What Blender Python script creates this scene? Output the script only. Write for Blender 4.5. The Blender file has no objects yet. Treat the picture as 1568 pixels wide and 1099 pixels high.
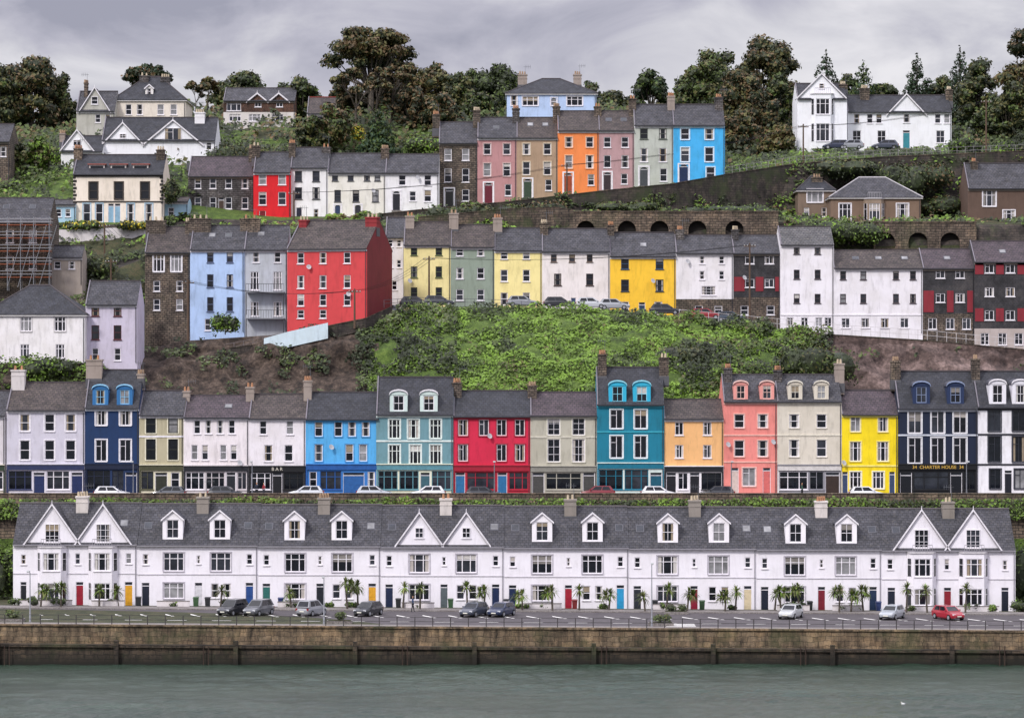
import bpy, bmesh, math, random
import numpy as np
from mathutils import Vector, Matrix, noise
random.seed(7); rng=np.random.default_rng(7)
scene=bpy.context.scene
# ---------------------------------------------------------------- survey helpers
# houses were surveyed as bearings (u,v) + distance north of the quay terrace (y, metres)
F=4900.0; D0=350.0; CZ=27.2
def S(y): return F/(D0+y)
def X(u,y): return (u-784.0)/S(y)
def Z(v,y): return CZ+(549.5-v)/S(y)
WATER=-3.5
# ---------------------------------------------------------------- materials
def lin(h):
    o=[]
    for i in (0,2,4):
        c=int(h[i:i+2],16)/255
        o.append(c/12.92 if c<=.04045 else ((c+.055)/1.055)**2.4)
    return (o[0],o[1],o[2],1)
MC={}
def newmat(key):
    m=bpy.data.materials.new(key); m.use_nodes=True
    nt=m.node_tree; p=nt.nodes['Principled BSDF']
    return m,nt,p
def N(nt,t,**k):
    n=nt.nodes.new(t)
    for a,b in k.items(): setattr(n,a,b)
    return n
def pos(nt,sc=(1,1,1)):
    g=N(nt,'ShaderNodeNewGeometry'); mp=N(nt,'ShaderNodeMapping'); mp.inputs['Scale'].default_value=sc
    nt.links.new(g.outputs['Position'],mp.inputs['Vector']); return mp.outputs[0]
def noi(nt,vec,scale,detail=5,rough=.6,dist=0):
    n=N(nt,'ShaderNodeTexNoise'); n.inputs['Scale'].default_value=scale; n.inputs['Detail'].default_value=detail
    n.inputs['Roughness'].default_value=rough; n.inputs['Distortion'].default_value=dist
    nt.links.new(vec,n.inputs['Vector']); return n.outputs[0]
def ramp(nt,fac,stops):
    r=N(nt,'ShaderNodeValToRGB'); e=r.color_ramp.elements
    while len(e)<len(stops): e.new(.5)
    for i,(p,c) in enumerate(stops):
        e[i].position=p; e[i].color=c if len(c)==4 else (*c,1)
    nt.links.new(fac,r.inputs[0]); return r.outputs[0]
def mix(nt,a,b,fac=1,mode='MULTIPLY'):
    m=N(nt,'ShaderNodeMix'); m.data_type='RGBA'; m.blend_type=mode
    for s,v in ((0,fac),(6,a),(7,b)):
        if hasattr(v,'is_linked'): nt.links.new(v,m.inputs[s])
        else: m.inputs[s].default_value=v
    return m.outputs[2]
def bump(nt,p,h,strength=.3,dist=.05):
    b=N(nt,'ShaderNodeBump'); b.inputs['Strength'].default_value=strength; b.inputs['Distance'].default_value=dist
    nt.links.new(h,b.inputs['Height']); nt.links.new(b.outputs[0],p.inputs['Normal'])
g3=lambda a:(a,a,a,1)
def paint(h,grime=.6,rough=.8):
    k='paint_'+h+str(grime)
    if k in MC: return MC[k]
    m,nt,p=newmat(k)
    a=noi(nt,pos(nt,(1,1,.2)),1.9,5,.7); b=noi(nt,pos(nt),.45,4,.6)
    lo=1-.42*grime
    ca=ramp(nt,a,[(.28,g3(lo)),(.5,g3(1))]); cb=ramp(nt,b,[(.33,(1-.2*grime,1-.21*grime,1-.25*grime)),(.58,g3(1))])
    c=mix(nt,mix(nt,lin(h),ca),cb); nt.links.new(c,p.inputs['Base Color']); p.inputs['Roughness'].default_value=rough
    bump(nt,p,noi(nt,pos(nt),9,3),.25,.03)
    MC[k]=m; return m
def flat(h,rough=.5,metal=0):
    k='flat_%s_%s'%(h,rough)
    if k in MC: return MC[k]
    m,nt,p=newmat(k); 
    c=mix(nt,lin(h),ramp(nt,noi(nt,pos(nt),2.5,2),[(.3,g3(.8)),(.6,g3(1))]))
    nt.links.new(c,p.inputs['Base Color']); p.inputs['Roughness'].default_value=rough; p.inputs['Metallic'].default_value=metal
    MC[k]=m; return m
def carpaint(h):
    k='car_'+h
    if k in MC: return MC[k]
    m,nt,p=newmat(k); p.inputs['Base Color'].default_value=lin(h); p.inputs['Roughness'].default_value=.3
    p.inputs['Coat Weight'].default_value=.6; MC[k]=m; return m
def glass(k,c,r=.07):
    m,nt,p=newmat(k)
    cc=mix(nt,(*c,1),ramp(nt,noi(nt,pos(nt),.8,2),[(.3,g3(.5)),(.7,g3(1.3))]))
    nt.links.new(cc,p.inputs['Base Color']); p.inputs['Roughness'].default_value=r
    bump(nt,p,noi(nt,pos(nt),1.2,2),.15,.05); return m
GD=glass('glass_dark',(.008,.010,.015)); GM=glass('glass_room',(.03,.034,.045)); GN=glass('glass_net_curtain',(.25,.25,.26),.3)
def slate(k,c1,c2,lich):
    m,nt,p=newmat('slate_'+k)
    g=N(nt,'ShaderNodeNewGeometry'); sx=N(nt,'ShaderNodeSeparateXYZ'); nt.links.new(g.outputs['Position'],sx.inputs[0])
    cb=N(nt,'ShaderNodeCombineXYZ'); nt.links.new(sx.outputs[0],cb.inputs[0]); 
    ad=N(nt,'ShaderNodeMath',operation='MULTIPLY'); nt.links.new(sx.outputs[2],ad.inputs[0]); ad.inputs[1].default_value=1.3
    nt.links.new(ad.outputs[0],cb.inputs[1])
    br=N(nt,'ShaderNodeTexBrick'); br.inputs['Scale'].default_value=1; br.inputs['Brick Width'].default_value=.45; br.inputs['Row Height'].default_value=.33
    br.inputs['Mortar Size'].default_value=.03; br.inputs['Color1'].default_value=(*c1,1); br.inputs['Color2'].default_value=(*c2,1); br.inputs['Mortar'].default_value=(.012,.012,.015,1)
    nt.links.new(cb.outputs[0],br.inputs['Vector'])
    n1=noi(nt,pos(nt),.9,6,.72); n2=noi(nt,pos(nt),3.2,4,.7)
    c=mix(nt,br.outputs[0],ramp(nt,n1,[(.32,g3(.4)),(.62,g3(1.25))]))
    c=mix(nt,c,(*lich,1),ramp(nt,n2,[(.52,g3(0)),(.7,g3(.6))]),'MIX')
    nt.links.new(c,p.inputs['Base Color']); p.inputs['Roughness'].default_value=.75
    bump(nt,p,br.outputs[1],-.4,.03); return m
SL={'slate':slate('grey',(.038,.038,.048),(.066,.065,.078),(.11,.10,.095)),
    'dark':slate('dark',(.020,.022,.031),(.036,.038,.050),(.058,.056,.056)),
    'brown':slate('brown',(.048,.036,.035),(.08,.061,.057),(.14,.115,.085)),
    'light':slate('light',(.08,.08,.085),(.11,.105,.11),(.19,.17,.14)),
    'purple':slate('purple',(.055,.039,.050),(.083,.058,.071),(.11,.085,.08))}
def stone(k,cols,bw=.8,rh=.35,mortar=(.03,.025,.022),algae=False,ms=.04,moss=.7,warp=.3,streak=.4):
    m,nt,p=newmat('stone_'+k)
    g=N(nt,'ShaderNodeNewGeometry'); sx=N(nt,'ShaderNodeSeparateXYZ'); nt.links.new(g.outputs['Position'],sx.inputs[0])
    ad=N(nt,'ShaderNodeMath',operation='ADD'); nt.links.new(sx.outputs[0],ad.inputs[0]); nt.links.new(sx.outputs[1],ad.inputs[1])
    cb=N(nt,'ShaderNodeCombineXYZ'); nt.links.new(ad.outputs[0],cb.inputs[0]); nt.links.new(sx.outputs[2],cb.inputs[1])
    nn=N(nt,'ShaderNodeTexNoise'); nn.inputs['Scale'].default_value=1.1; nt.links.new(cb.outputs[0],nn.inputs['Vector'])
    vm=N(nt,'ShaderNodeVectorMath',operation='MULTIPLY_ADD'); nt.links.new(nn.outputs['Color'],vm.inputs[0]); vm.inputs[1].default_value=(warp,warp,0); nt.links.new(cb.outputs[0],vm.inputs[2])
    br=N(nt,'ShaderNodeTexBrick'); br.inputs['Scale'].default_value=1; br.inputs['Brick Width'].default_value=bw; br.inputs['Row Height'].default_value=rh
    br.inputs['Mortar Size'].default_value=ms; br.inputs['Color1'].default_value=(*cols[0],1); br.inputs['Color2'].default_value=(*cols[1],1); br.inputs['Mortar'].default_value=(*mortar,1)
    nt.links.new(vm.outputs[0],br.inputs['Vector'])
    n1=noi(nt,pos(nt,(1,1,1)),.5,7,.75); n2=noi(nt,pos(nt,(1,1,.3)),2.0,5,.7)
    c=mix(nt,br.outputs[0],ramp(nt,n1,[(.3,g3(.3)),(.5,g3(.9)),(.7,(1.8,1.7,1.5))]))
    c=mix(nt,c,ramp(nt,n2,[(.3,g3(streak)),(.6,g3(1.15))]))
    c=mix(nt,c,(.035,.05,.016,1),ramp(nt,noi(nt,pos(nt),.28,5,.7),[(.50,g3(0)),(.64,g3(moss))]),'MIX')
    if algae:
        mr=N(nt,'ShaderNodeMapRange'); nt.links.new(sx.outputs[2],mr.inputs[0]); mr.inputs[1].default_value=-3.4; mr.inputs[2].default_value=-2.1; mr.inputs[3].default_value=1; mr.inputs[4].default_value=0
        c=mix(nt,c,(.010,.009,.006,1),mr.outputs[0],'MIX')
    nt.links.new(c,p.inputs['Base Color']); p.inputs['Roughness'].default_value=.9
    bump(nt,p,mix(nt,br.outputs[1],n1,.5,'MIX'),-.6,.12); return m
ST={'brown':stone('brown',((.085,.062,.048),(.13,.10,.078))),
    'arch':stone('arcade',((.13,.095,.072),(.19,.145,.11)),moss=.3),
    'dark':stone('dark',((.04,.033,.030),(.068,.055,.048))),
    'slab':stone('slate_hanging',((.040,.040,.047),(.054,.052,.06)),.4,.25,moss=0,warp=0,streak=.7,ms=.02),
    'house':stone('house',((.12,.09,.074),(.19,.15,.12)),.6,.28,moss=.15),
    'grey':stone('grey_house',((.09,.08,.085),(.14,.13,.135)),.6,.28,moss=.1),
    'quay':stone('quay',((.15,.105,.066),(.21,.155,.10)),1.3,.5,ms=.025,mortar=(.05,.036,.024),moss=.5,streak=.22,warp=.5),
    'quay_low':stone('quay_low',((.055,.04,.028),(.085,.062,.044)),1.3,.45,algae=True,moss=.5,streak=.2,warp=.5,mortar=(.02,.016,.012)),
    'brick':stone('brick',((.22,.09,.06),(.3,.14,.09)),.3,.12,moss=0)}
def ground(k,stops,scale=.6,bs=.6,fine=6,rough=.95,det=7):
    m,nt,p=newmat(k)
    n1=noi(nt,pos(nt),scale,det,.75); n2=noi(nt,pos(nt),fine,4,.7)
    c=mix(nt,ramp(nt,n1,stops),ramp(nt,n2,[(.3,g3(.45)),(.65,g3(1.35))]))
    nt.links.new(c,p.inputs['Base Color']); p.inputs['Roughness'].default_value=rough
    bump(nt,p,n1,bs,.3); return m
M_GRASS=ground('grass',[(.35,(.025,.042,.008)),(.5,(.065,.11,.016)),(.65,(.11,.16,.03))])
M_SCRUB=ground('scrub_ground',[(.35,(.013,.016,.007)),(.5,(.04,.046,.017)),(.65,(.075,.06,.03))])
M_ROCK=ground('rock_face',[(.34,(.010,.008,.007)),(.45,(.04,.028,.022)),(.56,(.08,.057,.044)),(.68,(.16,.12,.095))],.8,1.0,3.0)
M_CONC=ground('stained_retaining_wall',[(.34,(.035,.024,.023)),(.5,(.105,.072,.065)),(.66,(.23,.165,.15))],.35,.6,2.2)
M_ASPH=ground('asphalt',[(.35,(.06,.052,.058)),(.65,(.092,.080,.087))],.5,.1,20,.85,4)
M_PAVE=ground('pavement_concrete',[(.35,(.16,.14,.135)),(.65,(.24,.22,.21))],1.0,.1,8,.85,4)
def leafmat(k,c,v=.5):
    m,nt,p=newmat('leaf_'+k)
    n1=noi(nt,pos(nt),.55,3,.6)
    a=tuple(x*(1-v) for x in c); b=tuple(x*(1+v) for x in c)
    nt.links.new(ramp(nt,n1,[(.35,a),(.65,b)]),p.inputs['Base Color']); p.inputs['Roughness'].default_value=.65
    return m
LM={'dk':leafmat('dark',(.022,.032,.010)),'mid':leafmat('mid',(.058,.088,.016)),'br':leafmat('bright',(.125,.215,.022)),
    'ol':leafmat('olive',(.085,.08,.022)),'bn':leafmat('brown',(.11,.07,.028)),'gy':leafmat('greygreen',(.10,.12,.055)),
    'ye':leafmat('yellow',(.5,.40,.03)),'cn':leafmat('conifer',(.020,.046,.018)),'wh':leafmat('seedhead',(.3,.29,.2)),'pf':leafmat('palm_frond',(.15,.165,.045))}
M_BARK=ground('bark',[(.35,(.05,.04,.032)),(.65,(.13,.11,.09))],3,.5,8,det=4)
WHITE='eeeaf0'
# ---------------------------------------------------------------- mesh accumulator
class Bld:
    def __init__(s,name,loc=(0,0,0),yaw=0,piv=None):
        s.name=name; s.L=Vector(loc); s.yaw=yaw; s.P={}; s.piv=piv if piv else (loc[0],loc[1]); s.extra=[]
        s.c=math.cos(yaw); s.s=math.sin(yaw)
    def T(s,p):
        x,y,z=p
        if s.yaw:
            dx=x-s.piv[0]; dy=y-s.piv[1]; x=s.piv[0]+dx*s.c-dy*s.s; y=s.piv[1]+dx*s.s+dy*s.c
        return (x-s.L[0],y-s.L[1],z-s.L[2])
    def part(s,n):
        if n not in s.P: s.P[n]=([],[],[],[])
        return s.P[n]
    def raw(s,part,mat,vs,fs):
        V,Fc,MI,MS=s.part(part)
        if mat not in MS: MS.append(mat)
        mi=MS.index(mat); o=len(V)
        V.extend(s.T(v) for v in vs)
        for f in fs: Fc.append(tuple(i+o for i in f)); MI.append(mi)
    def poly(s,part,mat,pts): s.raw(part,mat,pts,[tuple(range(len(pts)))])
    def box(s,part,mat,x0,x1,y0,y1,z0,z1):
        s.raw(part,mat,[(x0,y0,z0),(x1,y0,z0),(x1,y1,z0),(x0,y1,z0),(x0,y0,z1),(x1,y0,z1),(x1,y1,z1),(x0,y1,z1)],
              [(0,3,2,1),(4,5,6,7),(0,1,5,4),(1,2,6,5),(2,3,7,6),(3,0,4,7)])
    def slab(s,part,mat,pts,th):
        n=len(pts); vs=list(pts)+[(p[0],p[1],p[2]-th) for p in pts]
        fs=[tuple(range(n)),tuple(range(2*n-1,n-1,-1))]+[(i,(i+1)%n,n+(i+1)%n,n+i) for i in range(n)]
        s.raw(part,mat,vs,fs)
    def tube(s,part,mat,p0,p1,r0,r1=None,n=6,cap=True):
        r1=r0 if r1 is None else r1
        a=Vector(p0); b=Vector(p1); d=(b-a)
        if d.length<1e-6: return
        d.normalize(); t=d.orthogonal().normalized(); w=d.cross(t)
        vs=[]
        for c,r in ((a,r0),(b,r1)):
            for i in range(n):
                an=2*math.pi*i/n; q=c+(t*math.cos(an)+w*math.sin(an))*r; vs.append(tuple(q))
        fs=[(i,(i+1)%n,n+(i+1)%n,n+i) for i in range(n)]
        if cap: fs+=[tuple(range(n-1,-1,-1)),tuple(range(n,2*n))]
        s.raw(part,mat,vs,fs)
    def finish(s):
        e=bpy.data.objects.new(s.name,None); e.location=s.L; e.empty_display_size=.5; scene.collection.objects.link(e)
        for n,(V,Fc,MI,MS) in s.P.items():
            me=bpy.data.meshes.new(n); me.from_pydata(V,[],Fc)
            for m in MS: me.materials.append(m)
            me.polygons.foreach_set('material_index',MI); me.update()
            o=bpy.data.objects.new(n,me); o.parent=e; scene.collection.objects.link(o)
        for o in s.extra: o.parent=e
        return e
def single(b,part):  # one mesh, top-level
    V,Fc,MI,MS=b.P[part]; me=bpy.data.meshes.new(b.name); me.from_pydata(V,[],Fc)
    for m in MS: me.materials.append(m)
    me.polygons.foreach_set('material_index',MI); me.update()
    o=bpy.data.objects.new(b.name,me); o.location=b.L; scene.collection.objects.link(o); return o
def leafmesh(name,C,Nn,size,mi,mats,parent=None,loc=(0,0,0)):
    C=np.asarray(C,float); n=len(C); Nn=np.asarray(Nn,float); Nn/= (np.linalg.norm(Nn,axis=1,keepdims=True)+1e-9)
    r=rng.normal(size=(n,3)); t=np.cross(Nn,r); t/=(np.linalg.norm(t,axis=1,keepdims=True)+1e-9); w=np.cross(Nn,t)
    s=np.asarray(size).reshape(-1,1)*np.ones((n,1)); el=rng.uniform(.45,.9,(n,1))
    v=np.empty((n,4,3)); v[:,0]=C+t*s*.6; v[:,1]=C+w*s*el*.5+t*s*rng.uniform(-.25,.25,(n,1)); v[:,2]=C-t*s*.6; v[:,3]=C-w*s*el*.5+Nn*s*.15
    v-=np.array(loc)
    me=bpy.data.meshes.new(name); me.vertices.add(4*n); me.vertices.foreach_set('co',v.ravel())
    me.loops.add(4*n); me.loops.foreach_set('vertex_index',np.arange(4*n,dtype=np.int32))
    me.polygons.add(n); me.polygons.foreach_set('loop_start',np.arange(0,4*n,4,dtype=np.int32))
    try: me.polygons.foreach_set('loop_total',np.full(n,4,dtype=np.int32))
    except Exception: pass
    for m in mats: me.materials.append(m)
    me.polygons.foreach_set('material_index',np.asarray(mi,dtype=np.int32)); me.update(calc_edges=True)
    o=bpy.data.objects.new(name,me); o.location=(0,0,0) if parent else loc
    if parent: o.parent=parent
    scene.collection.objects.link(o); return o
# ---------------------------------------------------------------- facade pieces
def facade(b,mat,xa,xb,za,zb,y,ops,reveal=.16,part='walls'):
    R=lambda q:round(q,3)
    ops=[(max(o[0],xa+.01),min(o[1],xb-.01),max(o[2],za),min(o[3],zb-.01),o[4] if len(o)>4 else False) for o in ops]
    ops=[o for o in ops if o[1]-o[0]>.05 and o[3]-o[2]>.05]
    xs=sorted({R(xa),R(xb)}|{R(o[0]) for o in ops}|{R(o[1]) for o in ops}); zs=sorted({R(za),R(zb)}|{R(o[2]) for o in ops}|{R(o[3]) for o in ops})
    for j in range(len(zs)-1):
        zc=(zs[j]+zs[j+1])/2; run=None
        for i in range(len(xs)-1):
            xc=(xs[i]+xs[i+1])/2
            inside=any(o[0]<xc<o[1] and o[2]<zc<o[3] for o in ops)
            if inside:
                if run is not None: b.poly(part,mat,[(run,y,zs[j]),(xs[i],y,zs[j]),(xs[i],y,zs[j+1]),(run,y,zs[j+1])]); run=None
            elif run is None: run=xs[i]
        if run is not None: b.poly(part,mat,[(run,y,zs[j]),(xs[-1],y,zs[j]),(xs[-1],y,zs[j+1]),(run,y,zs[j+1])])
    for (x0,x1,z0,z1,arch) in ops:
        yb=y+reveal
        b.poly(part,mat,[(x0,y,z0),(x0,yb,z0),(x0,yb,z1),(x0,y,z1)]); b.poly(part,mat,[(x1,y,z0),(x1,y,z1),(x1,yb,z1),(x1,yb,z0)])
        b.poly(part,mat,[(x0,y,z1),(x0,yb,z1),(x1,yb,z1),(x1,y,z1)]); b.poly(part,mat,[(x0,y,z0),(x1,y,z0),(x1,yb,z0),(x0,yb,z0)])
        if arch:
            r=(x1-x0)/2; xc=(x0+x1)/2; zc=z1-r
            for sg in (-1,1):
                prev=None
                for k in range(6):
                    a=math.pi/2*k/5; pt=(xc+sg*r*math.cos(a),zc+r*math.sin(a))
                    if prev: b.poly(part,mat,[(xc+sg*r,y+.01,z1),(prev[0],y+.01,prev[1]),(pt[0],y+.01,pt[1])]); b.poly(part,mat,[(prev[0],y+.01,prev[1]),(pt[0],y+.01,pt[1]),(pt[0],yb,pt[1]),(prev[0],yb,prev[1])])
                    prev=pt
def window(b,x0,x1,z0,z1,y,style='sash',frame=WHITE,surround=None,proud=False,sill=True,bigglass=False):
    fm=flat(frame,.5); off=-.09 if proud else .06
    r=random.random(); gm=GD if r<.66 else (GM if r<.9 else GN)
    if bigglass: gm=GD if r<.7 else GM
    yg=y+off+.075; yf=y+off
    b.poly('windows',gm,[(x0,yg,z0),(x1,yg,z0),(x1,yg,z1),(x0,yg,z1)])
    w=x1-x0; h=z1-z0; t=.085 if h>.9 else .065
    def bx(a,c,d,e): b.box('window_frames',fm,a,c,yf,yg+.002,d,e)
    bx(x0,x0+t,z0,z1); bx(x1-t,x1,z0,z1); bx(x0+t,x1-t,z1-t,z1); bx(x0+t,x1-t,z0,z0+t)
    xm=(x0+x1)/2; zm=z0+h*.5
    if style=='sash': bx(x0+t,x1-t,zm-.035,zm+.04)
    elif style=='four': bx(x0+t,x1-t,zm-.03,zm+.03); b.box('window_frames',fm,xm-.025,xm+.025,yf+.01,yg+.002,z0+t,z1-t)
    elif style=='tri':
        zt=z0+h*.68; bx(x0+t,x1-t,zt-.035,zt+.035)
        for q in (.3,.7): b.box('window_frames',fm,x0+w*q-.05,x0+w*q+.05,yf+.01,yg+.002,z0+t,z1-t)
    elif style=='case':
        b.box('window_frames',fm,xm-.035,xm+.035,yf+.01,yg+.002,z0+t,z1-t); zt=z0+h*.7; bx(x0+t,xm-.035,zt-.025,zt+.025)
    elif style=='grid':
        k=max(2,int(w/.5)); 
        for i in range(1,k): b.box('window_frames',fm,x0+w*i/k-.025,x0+w*i/k+.025,yf+.01,yg+.002,z0+t,z1-t)
        for q in (.33,.66): bx(x0+t,x1-t,z0+h*q-.02,z0+h*q+.02)
    q=random.random(); yc=yg-.006
    if not bigglass and gm is not GN:
        cm=flat(random.choice(['b5aea8','988a76','c4c0bc','85807c']),.9)
        if q<.3:
            for a,c in ((x0+t,x0+t+w*.17),(x1-t-w*.17,x1-t)): b.poly('curtains',cm,[(a,yc,z0+t),(c,yc,z0+t),(c,yc,z1-t),(a,yc,z1-t)])
        elif q<.45:
            zb=z1-h*random.uniform(.2,.5); b.poly('curtains',cm,[(x0+t,yc,zb),(x1-t,yc,zb),(x1-t,yc,z1-t),(x0+t,yc,z1-t)])
    if sill: b.box('sills',flat(surround or frame,.6),x0-.08,x1+.08,y-.11,y+.02,z0-.1,z0-.002)
    if surround:
        sm=flat(surround,.6); k=.13
        b.box('surrounds',sm,x0-k,x0-.003,y-.035,y+.01,z0-.0,z1); b.box('surrounds',sm,x1+.003,x1+k,y-.035,y+.01,z0,z1); b.box('surrounds',sm,x0-k,x1+k,y-.045,y+.01,z1+.003,z1+k)
def door(b,x0,x1,z0,z1,y,col,arch=False,fan=True):
    dm=flat(col,.35); yb=y+.12
    zt=z1-(.35 if fan and z1-z0>2.1 else 0)
    b.box('door',dm,x0+.05,x1-.05,yb-.04,yb+.03,z0,zt)
    for (pa,pb) in ((.12,.42),(.5,.9)):
        for (qa,qb) in ((.14,.46),(.54,.86)):
            w=x1-x0; h=zt-z0; b.box('door',dm,x0+w*qa,x0+w*qb,yb-.06,yb-.038,z0+h*pa,z0+h*pb)
    if zt<z1: b.poly('windows',GM,[(x0,yb,zt),(x1,yb,zt),(x1,yb,z1),(x0,yb,z1)])
    fm=flat(WHITE,.5); b.box('door_frame',fm,x0,x0+.06,yb-.07,yb,z0,z1); b.box('door_frame',fm,x1-.06,x1,yb-.07,yb,z0,z1); b.box('door_frame',fm,x0+.06,x1-.06,yb-.07,yb,zt-.03,zt+.04)
    b.box('step',M_PAVE,x0-.1,x1+.1,y-.35,y+.1,z0-.25,z0-.005)
    b.poly('door',dm,[(x0+.06,yb+.04,z0),(x1-.06,yb+.04,z0),(x1-.06,yb+.04,zt),(x0+.06,yb+.04,zt)])
def chimney(b,xc,yr,zb,zt,w,mat,pots=3):
    d=.65; yr=yr-.75; zb=zb-1.2
    b.box('chimney',mat,xc-w/2,xc+w/2,yr-d,yr+d,zb,zt-.2)
    b.box('chimney',mat,xc-w/2-.08,xc+w/2+.08,yr-d-.08,yr+d+.08,zt-.2,zt)
    b.box('chimney',mat,xc-w/2-.04,xc+w/2+.04,yr-d-.04,yr+d+.04,zt-.75,zt-.62)
    b.box('flashing',flat('55555a',.6),xc-w/2-.05,xc+w/2+.05,yr-d-.05,yr+d+.05,zb+.2,zb+1.35)
    pm=flat(random.choice(['b0805f','a58a70','c4b49a']),.8)
    for i in range(pots):
        yy=yr-d+.2+(2*d-.4)*i/max(1,pots-1); xx=xc+((i+.5)/pots-.5)*w*.8
        b.tube('chimney_pots',pm,(xx,yy,zt),(xx,yy,zt+.5),.15,.11,8)
    if random.random()<.5:
        am=flat('6a6c72',.4); x=xc+w*.3; h=random.uniform(1.0,1.8); b.tube('aerial',am,(x,yr,zt-.3),(x,yr,zt+h),.03,n=4)
        dx=random.choice([-1,1])*.9; b.tube('aerial',am,(x-dx*.3,yr,zt+h-.1),(x+dx,yr-.2,zt+h-.05),.025,n=4)
        for q in (0,.3,.6,.9): b.tube('aerial',am,(x+dx*q,yr,zt+h-.35),(x+dx*q,yr-.1,zt+h+.2),.02,n=3)
def dish(b,x,y,z):
    m=flat('b9b9bd',.5); c=Vector((x,y-.45,z)); n=Vector((.5,-.75,.4)).normalized(); t=n.orthogonal().normalized(); w=n.cross(t)
    vs=[tuple(c-n*.06)]+[tuple(c+(t*math.cos(a*math.pi/5)+w*math.sin(a*math.pi/5))*.34) for a in range(10)]
    b.raw('satellite_dish',m,vs,[(0,i+1,(i+1)%10+1) for i in range(10)])
    b.tube('satellite_dish',m,(x,y,z-.1),tuple(c),.03,n=4); b.tube('satellite_dish',m,tuple(c-t*.3),tuple(c+n*.35),.015,n=4)
def dormer(b,u,vt,vb,wpx,y,ze,zr,dep,col,roofm,kind='gable',frame=WHITE,ov=.18):
    s=S(y); xc=X(u,y+1.5); w=wpx/s; zb=Z(vb,y+1); zt=Z(vt,y+1)
    yd=y+max(.1,(zb-ze)/(zr-ze)*dep/2); yr=y+dep*.5
    m=paint(col,.3); rise=w*.42 if kind=='gable' else w*.28
    zw=zt-rise-.05; x0=xc-w/2; x1=xc+w/2
    op=(x0+w*.2,x1-w*.2,zb+.12,zw-.1)
    facade(b,m,x0,x1,zb-.25,zw,yd,[op],.1,'dormers'); window(b,op[0],op[1],op[2],op[3],yd,'four' if w>1.6 else 'sash',frame,sill=False)
    for x in (x0,x1): b.poly('dormers',m,[(x,yd,zb-.25),(x,yr,zb-.25),(x,yr,zw),(x,yd,zw)])
    if kind=='gable':
        b.poly('dormers',m,[(x0,yd,zw),(x1,yd,zw),(xc,yd,zt-.06)])
        sl=(zt-zw)/(w/2)
        for sg in (-1,1):
            xe=xc+sg*(w/2+ov); b.slab('dormer_roof',roofm,[(xc,yd-.15,zt),(xe,yd-.15,zw-ov*sl+.05),(xe,yr,zw-ov*sl+.05),(xc,yr,zt)],.1)
            b.slab('dormers',flat(WHITE,.6),[(xc,yd-.2,zt+.03),(xe,yd-.2,zw-ov*sl+.08),(xe,yd-.152,zw-ov*sl+.08),(xc,yd-.152,zt+.03)],.2)
    else:
        K=8; P=[(xc-(w/2+.08)*math.cos(math.pi*i/K),zw+rise*math.sin(math.pi*i/K)) for i in range(K+1)]
        b.poly('dormers',m,[(p[0],yd,p[1]-.04) for p in P][::-1])
        for i in range(K):
            b.slab('dormer_roof',flat('4a4a54',.6),[(P[i][0],yd-.1,P[i][1]+.06),(P[i+1][0],yd-.1,P[i+1][1]+.06),(P[i+1][0],yr,P[i+1][1]+.06),(P[i][0],yr,P[i][1]+.06)],.12)
            b.slab('dormers',flat(frame,.6),[(P[i][0],yd-.16,P[i][1]+.08),(P[i+1][0],yd-.16,P[i+1][1]+.08),(P[i+1][0],yd-.102,P[i+1][1]+.08),(P[i][0],yd-.102,P[i][1]+.08)],.17)
def crossgable(b,u,hwpx,ve,vp,y,zr,dep,wallm,roofm,winspec=None,side='e8e4ea'):
    s=S(y); xc=X(u,y); hw=hwpx/s; ze=Z(ve,y); zp=Z(vp,y); yr=y+dep/2*.98
    b.poly('walls',wallm,[(xc-hw+.15,y-.012,ze-.1),(xc+hw-.15,y-.012,ze-.1),(xc+hw-.15,y-.012,ze+.15),(xc,y-.012,zp-.1),(xc-hw+.15,y-.012,ze+.15)])
    for sg in (-1,1):
        xe=xc+sg*hw
        b.slab('roof',roofm,[(xc,y-.15,zp),(xe,y-.15,ze),(xe,y+dep*.45,ze),(xc,yr,zp)],.12)
        b.slab('barge_boards',flat(side,.6),[(xc,y-.28,zp+.12),(xe+sg*.12,y-.28,ze+.02),(xe+sg*.12,y-.152,ze+.02),(xc,y-.152,zp+.12)],.26)
        b.slab('barge_boards',flat('8a868c',.6),[(xc,y-.2,zp-.14),(xe,y-.2,ze-.24),(xe,y-.16,ze-.24),(xc,y-.16,zp-.14)],.06)
    b.tube('finial',flat(side,.6),(xc,y-.2,zp-.1),(xc,y-.2,zp+.45),.06,.03,5)
    if winspec:
        v0,v1,wp,st=winspec; window(b,xc-wp/s/2,xc+wp/s/2,Z(v1,y),Z(v0,y),y-.012,st,proud=True)
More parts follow.
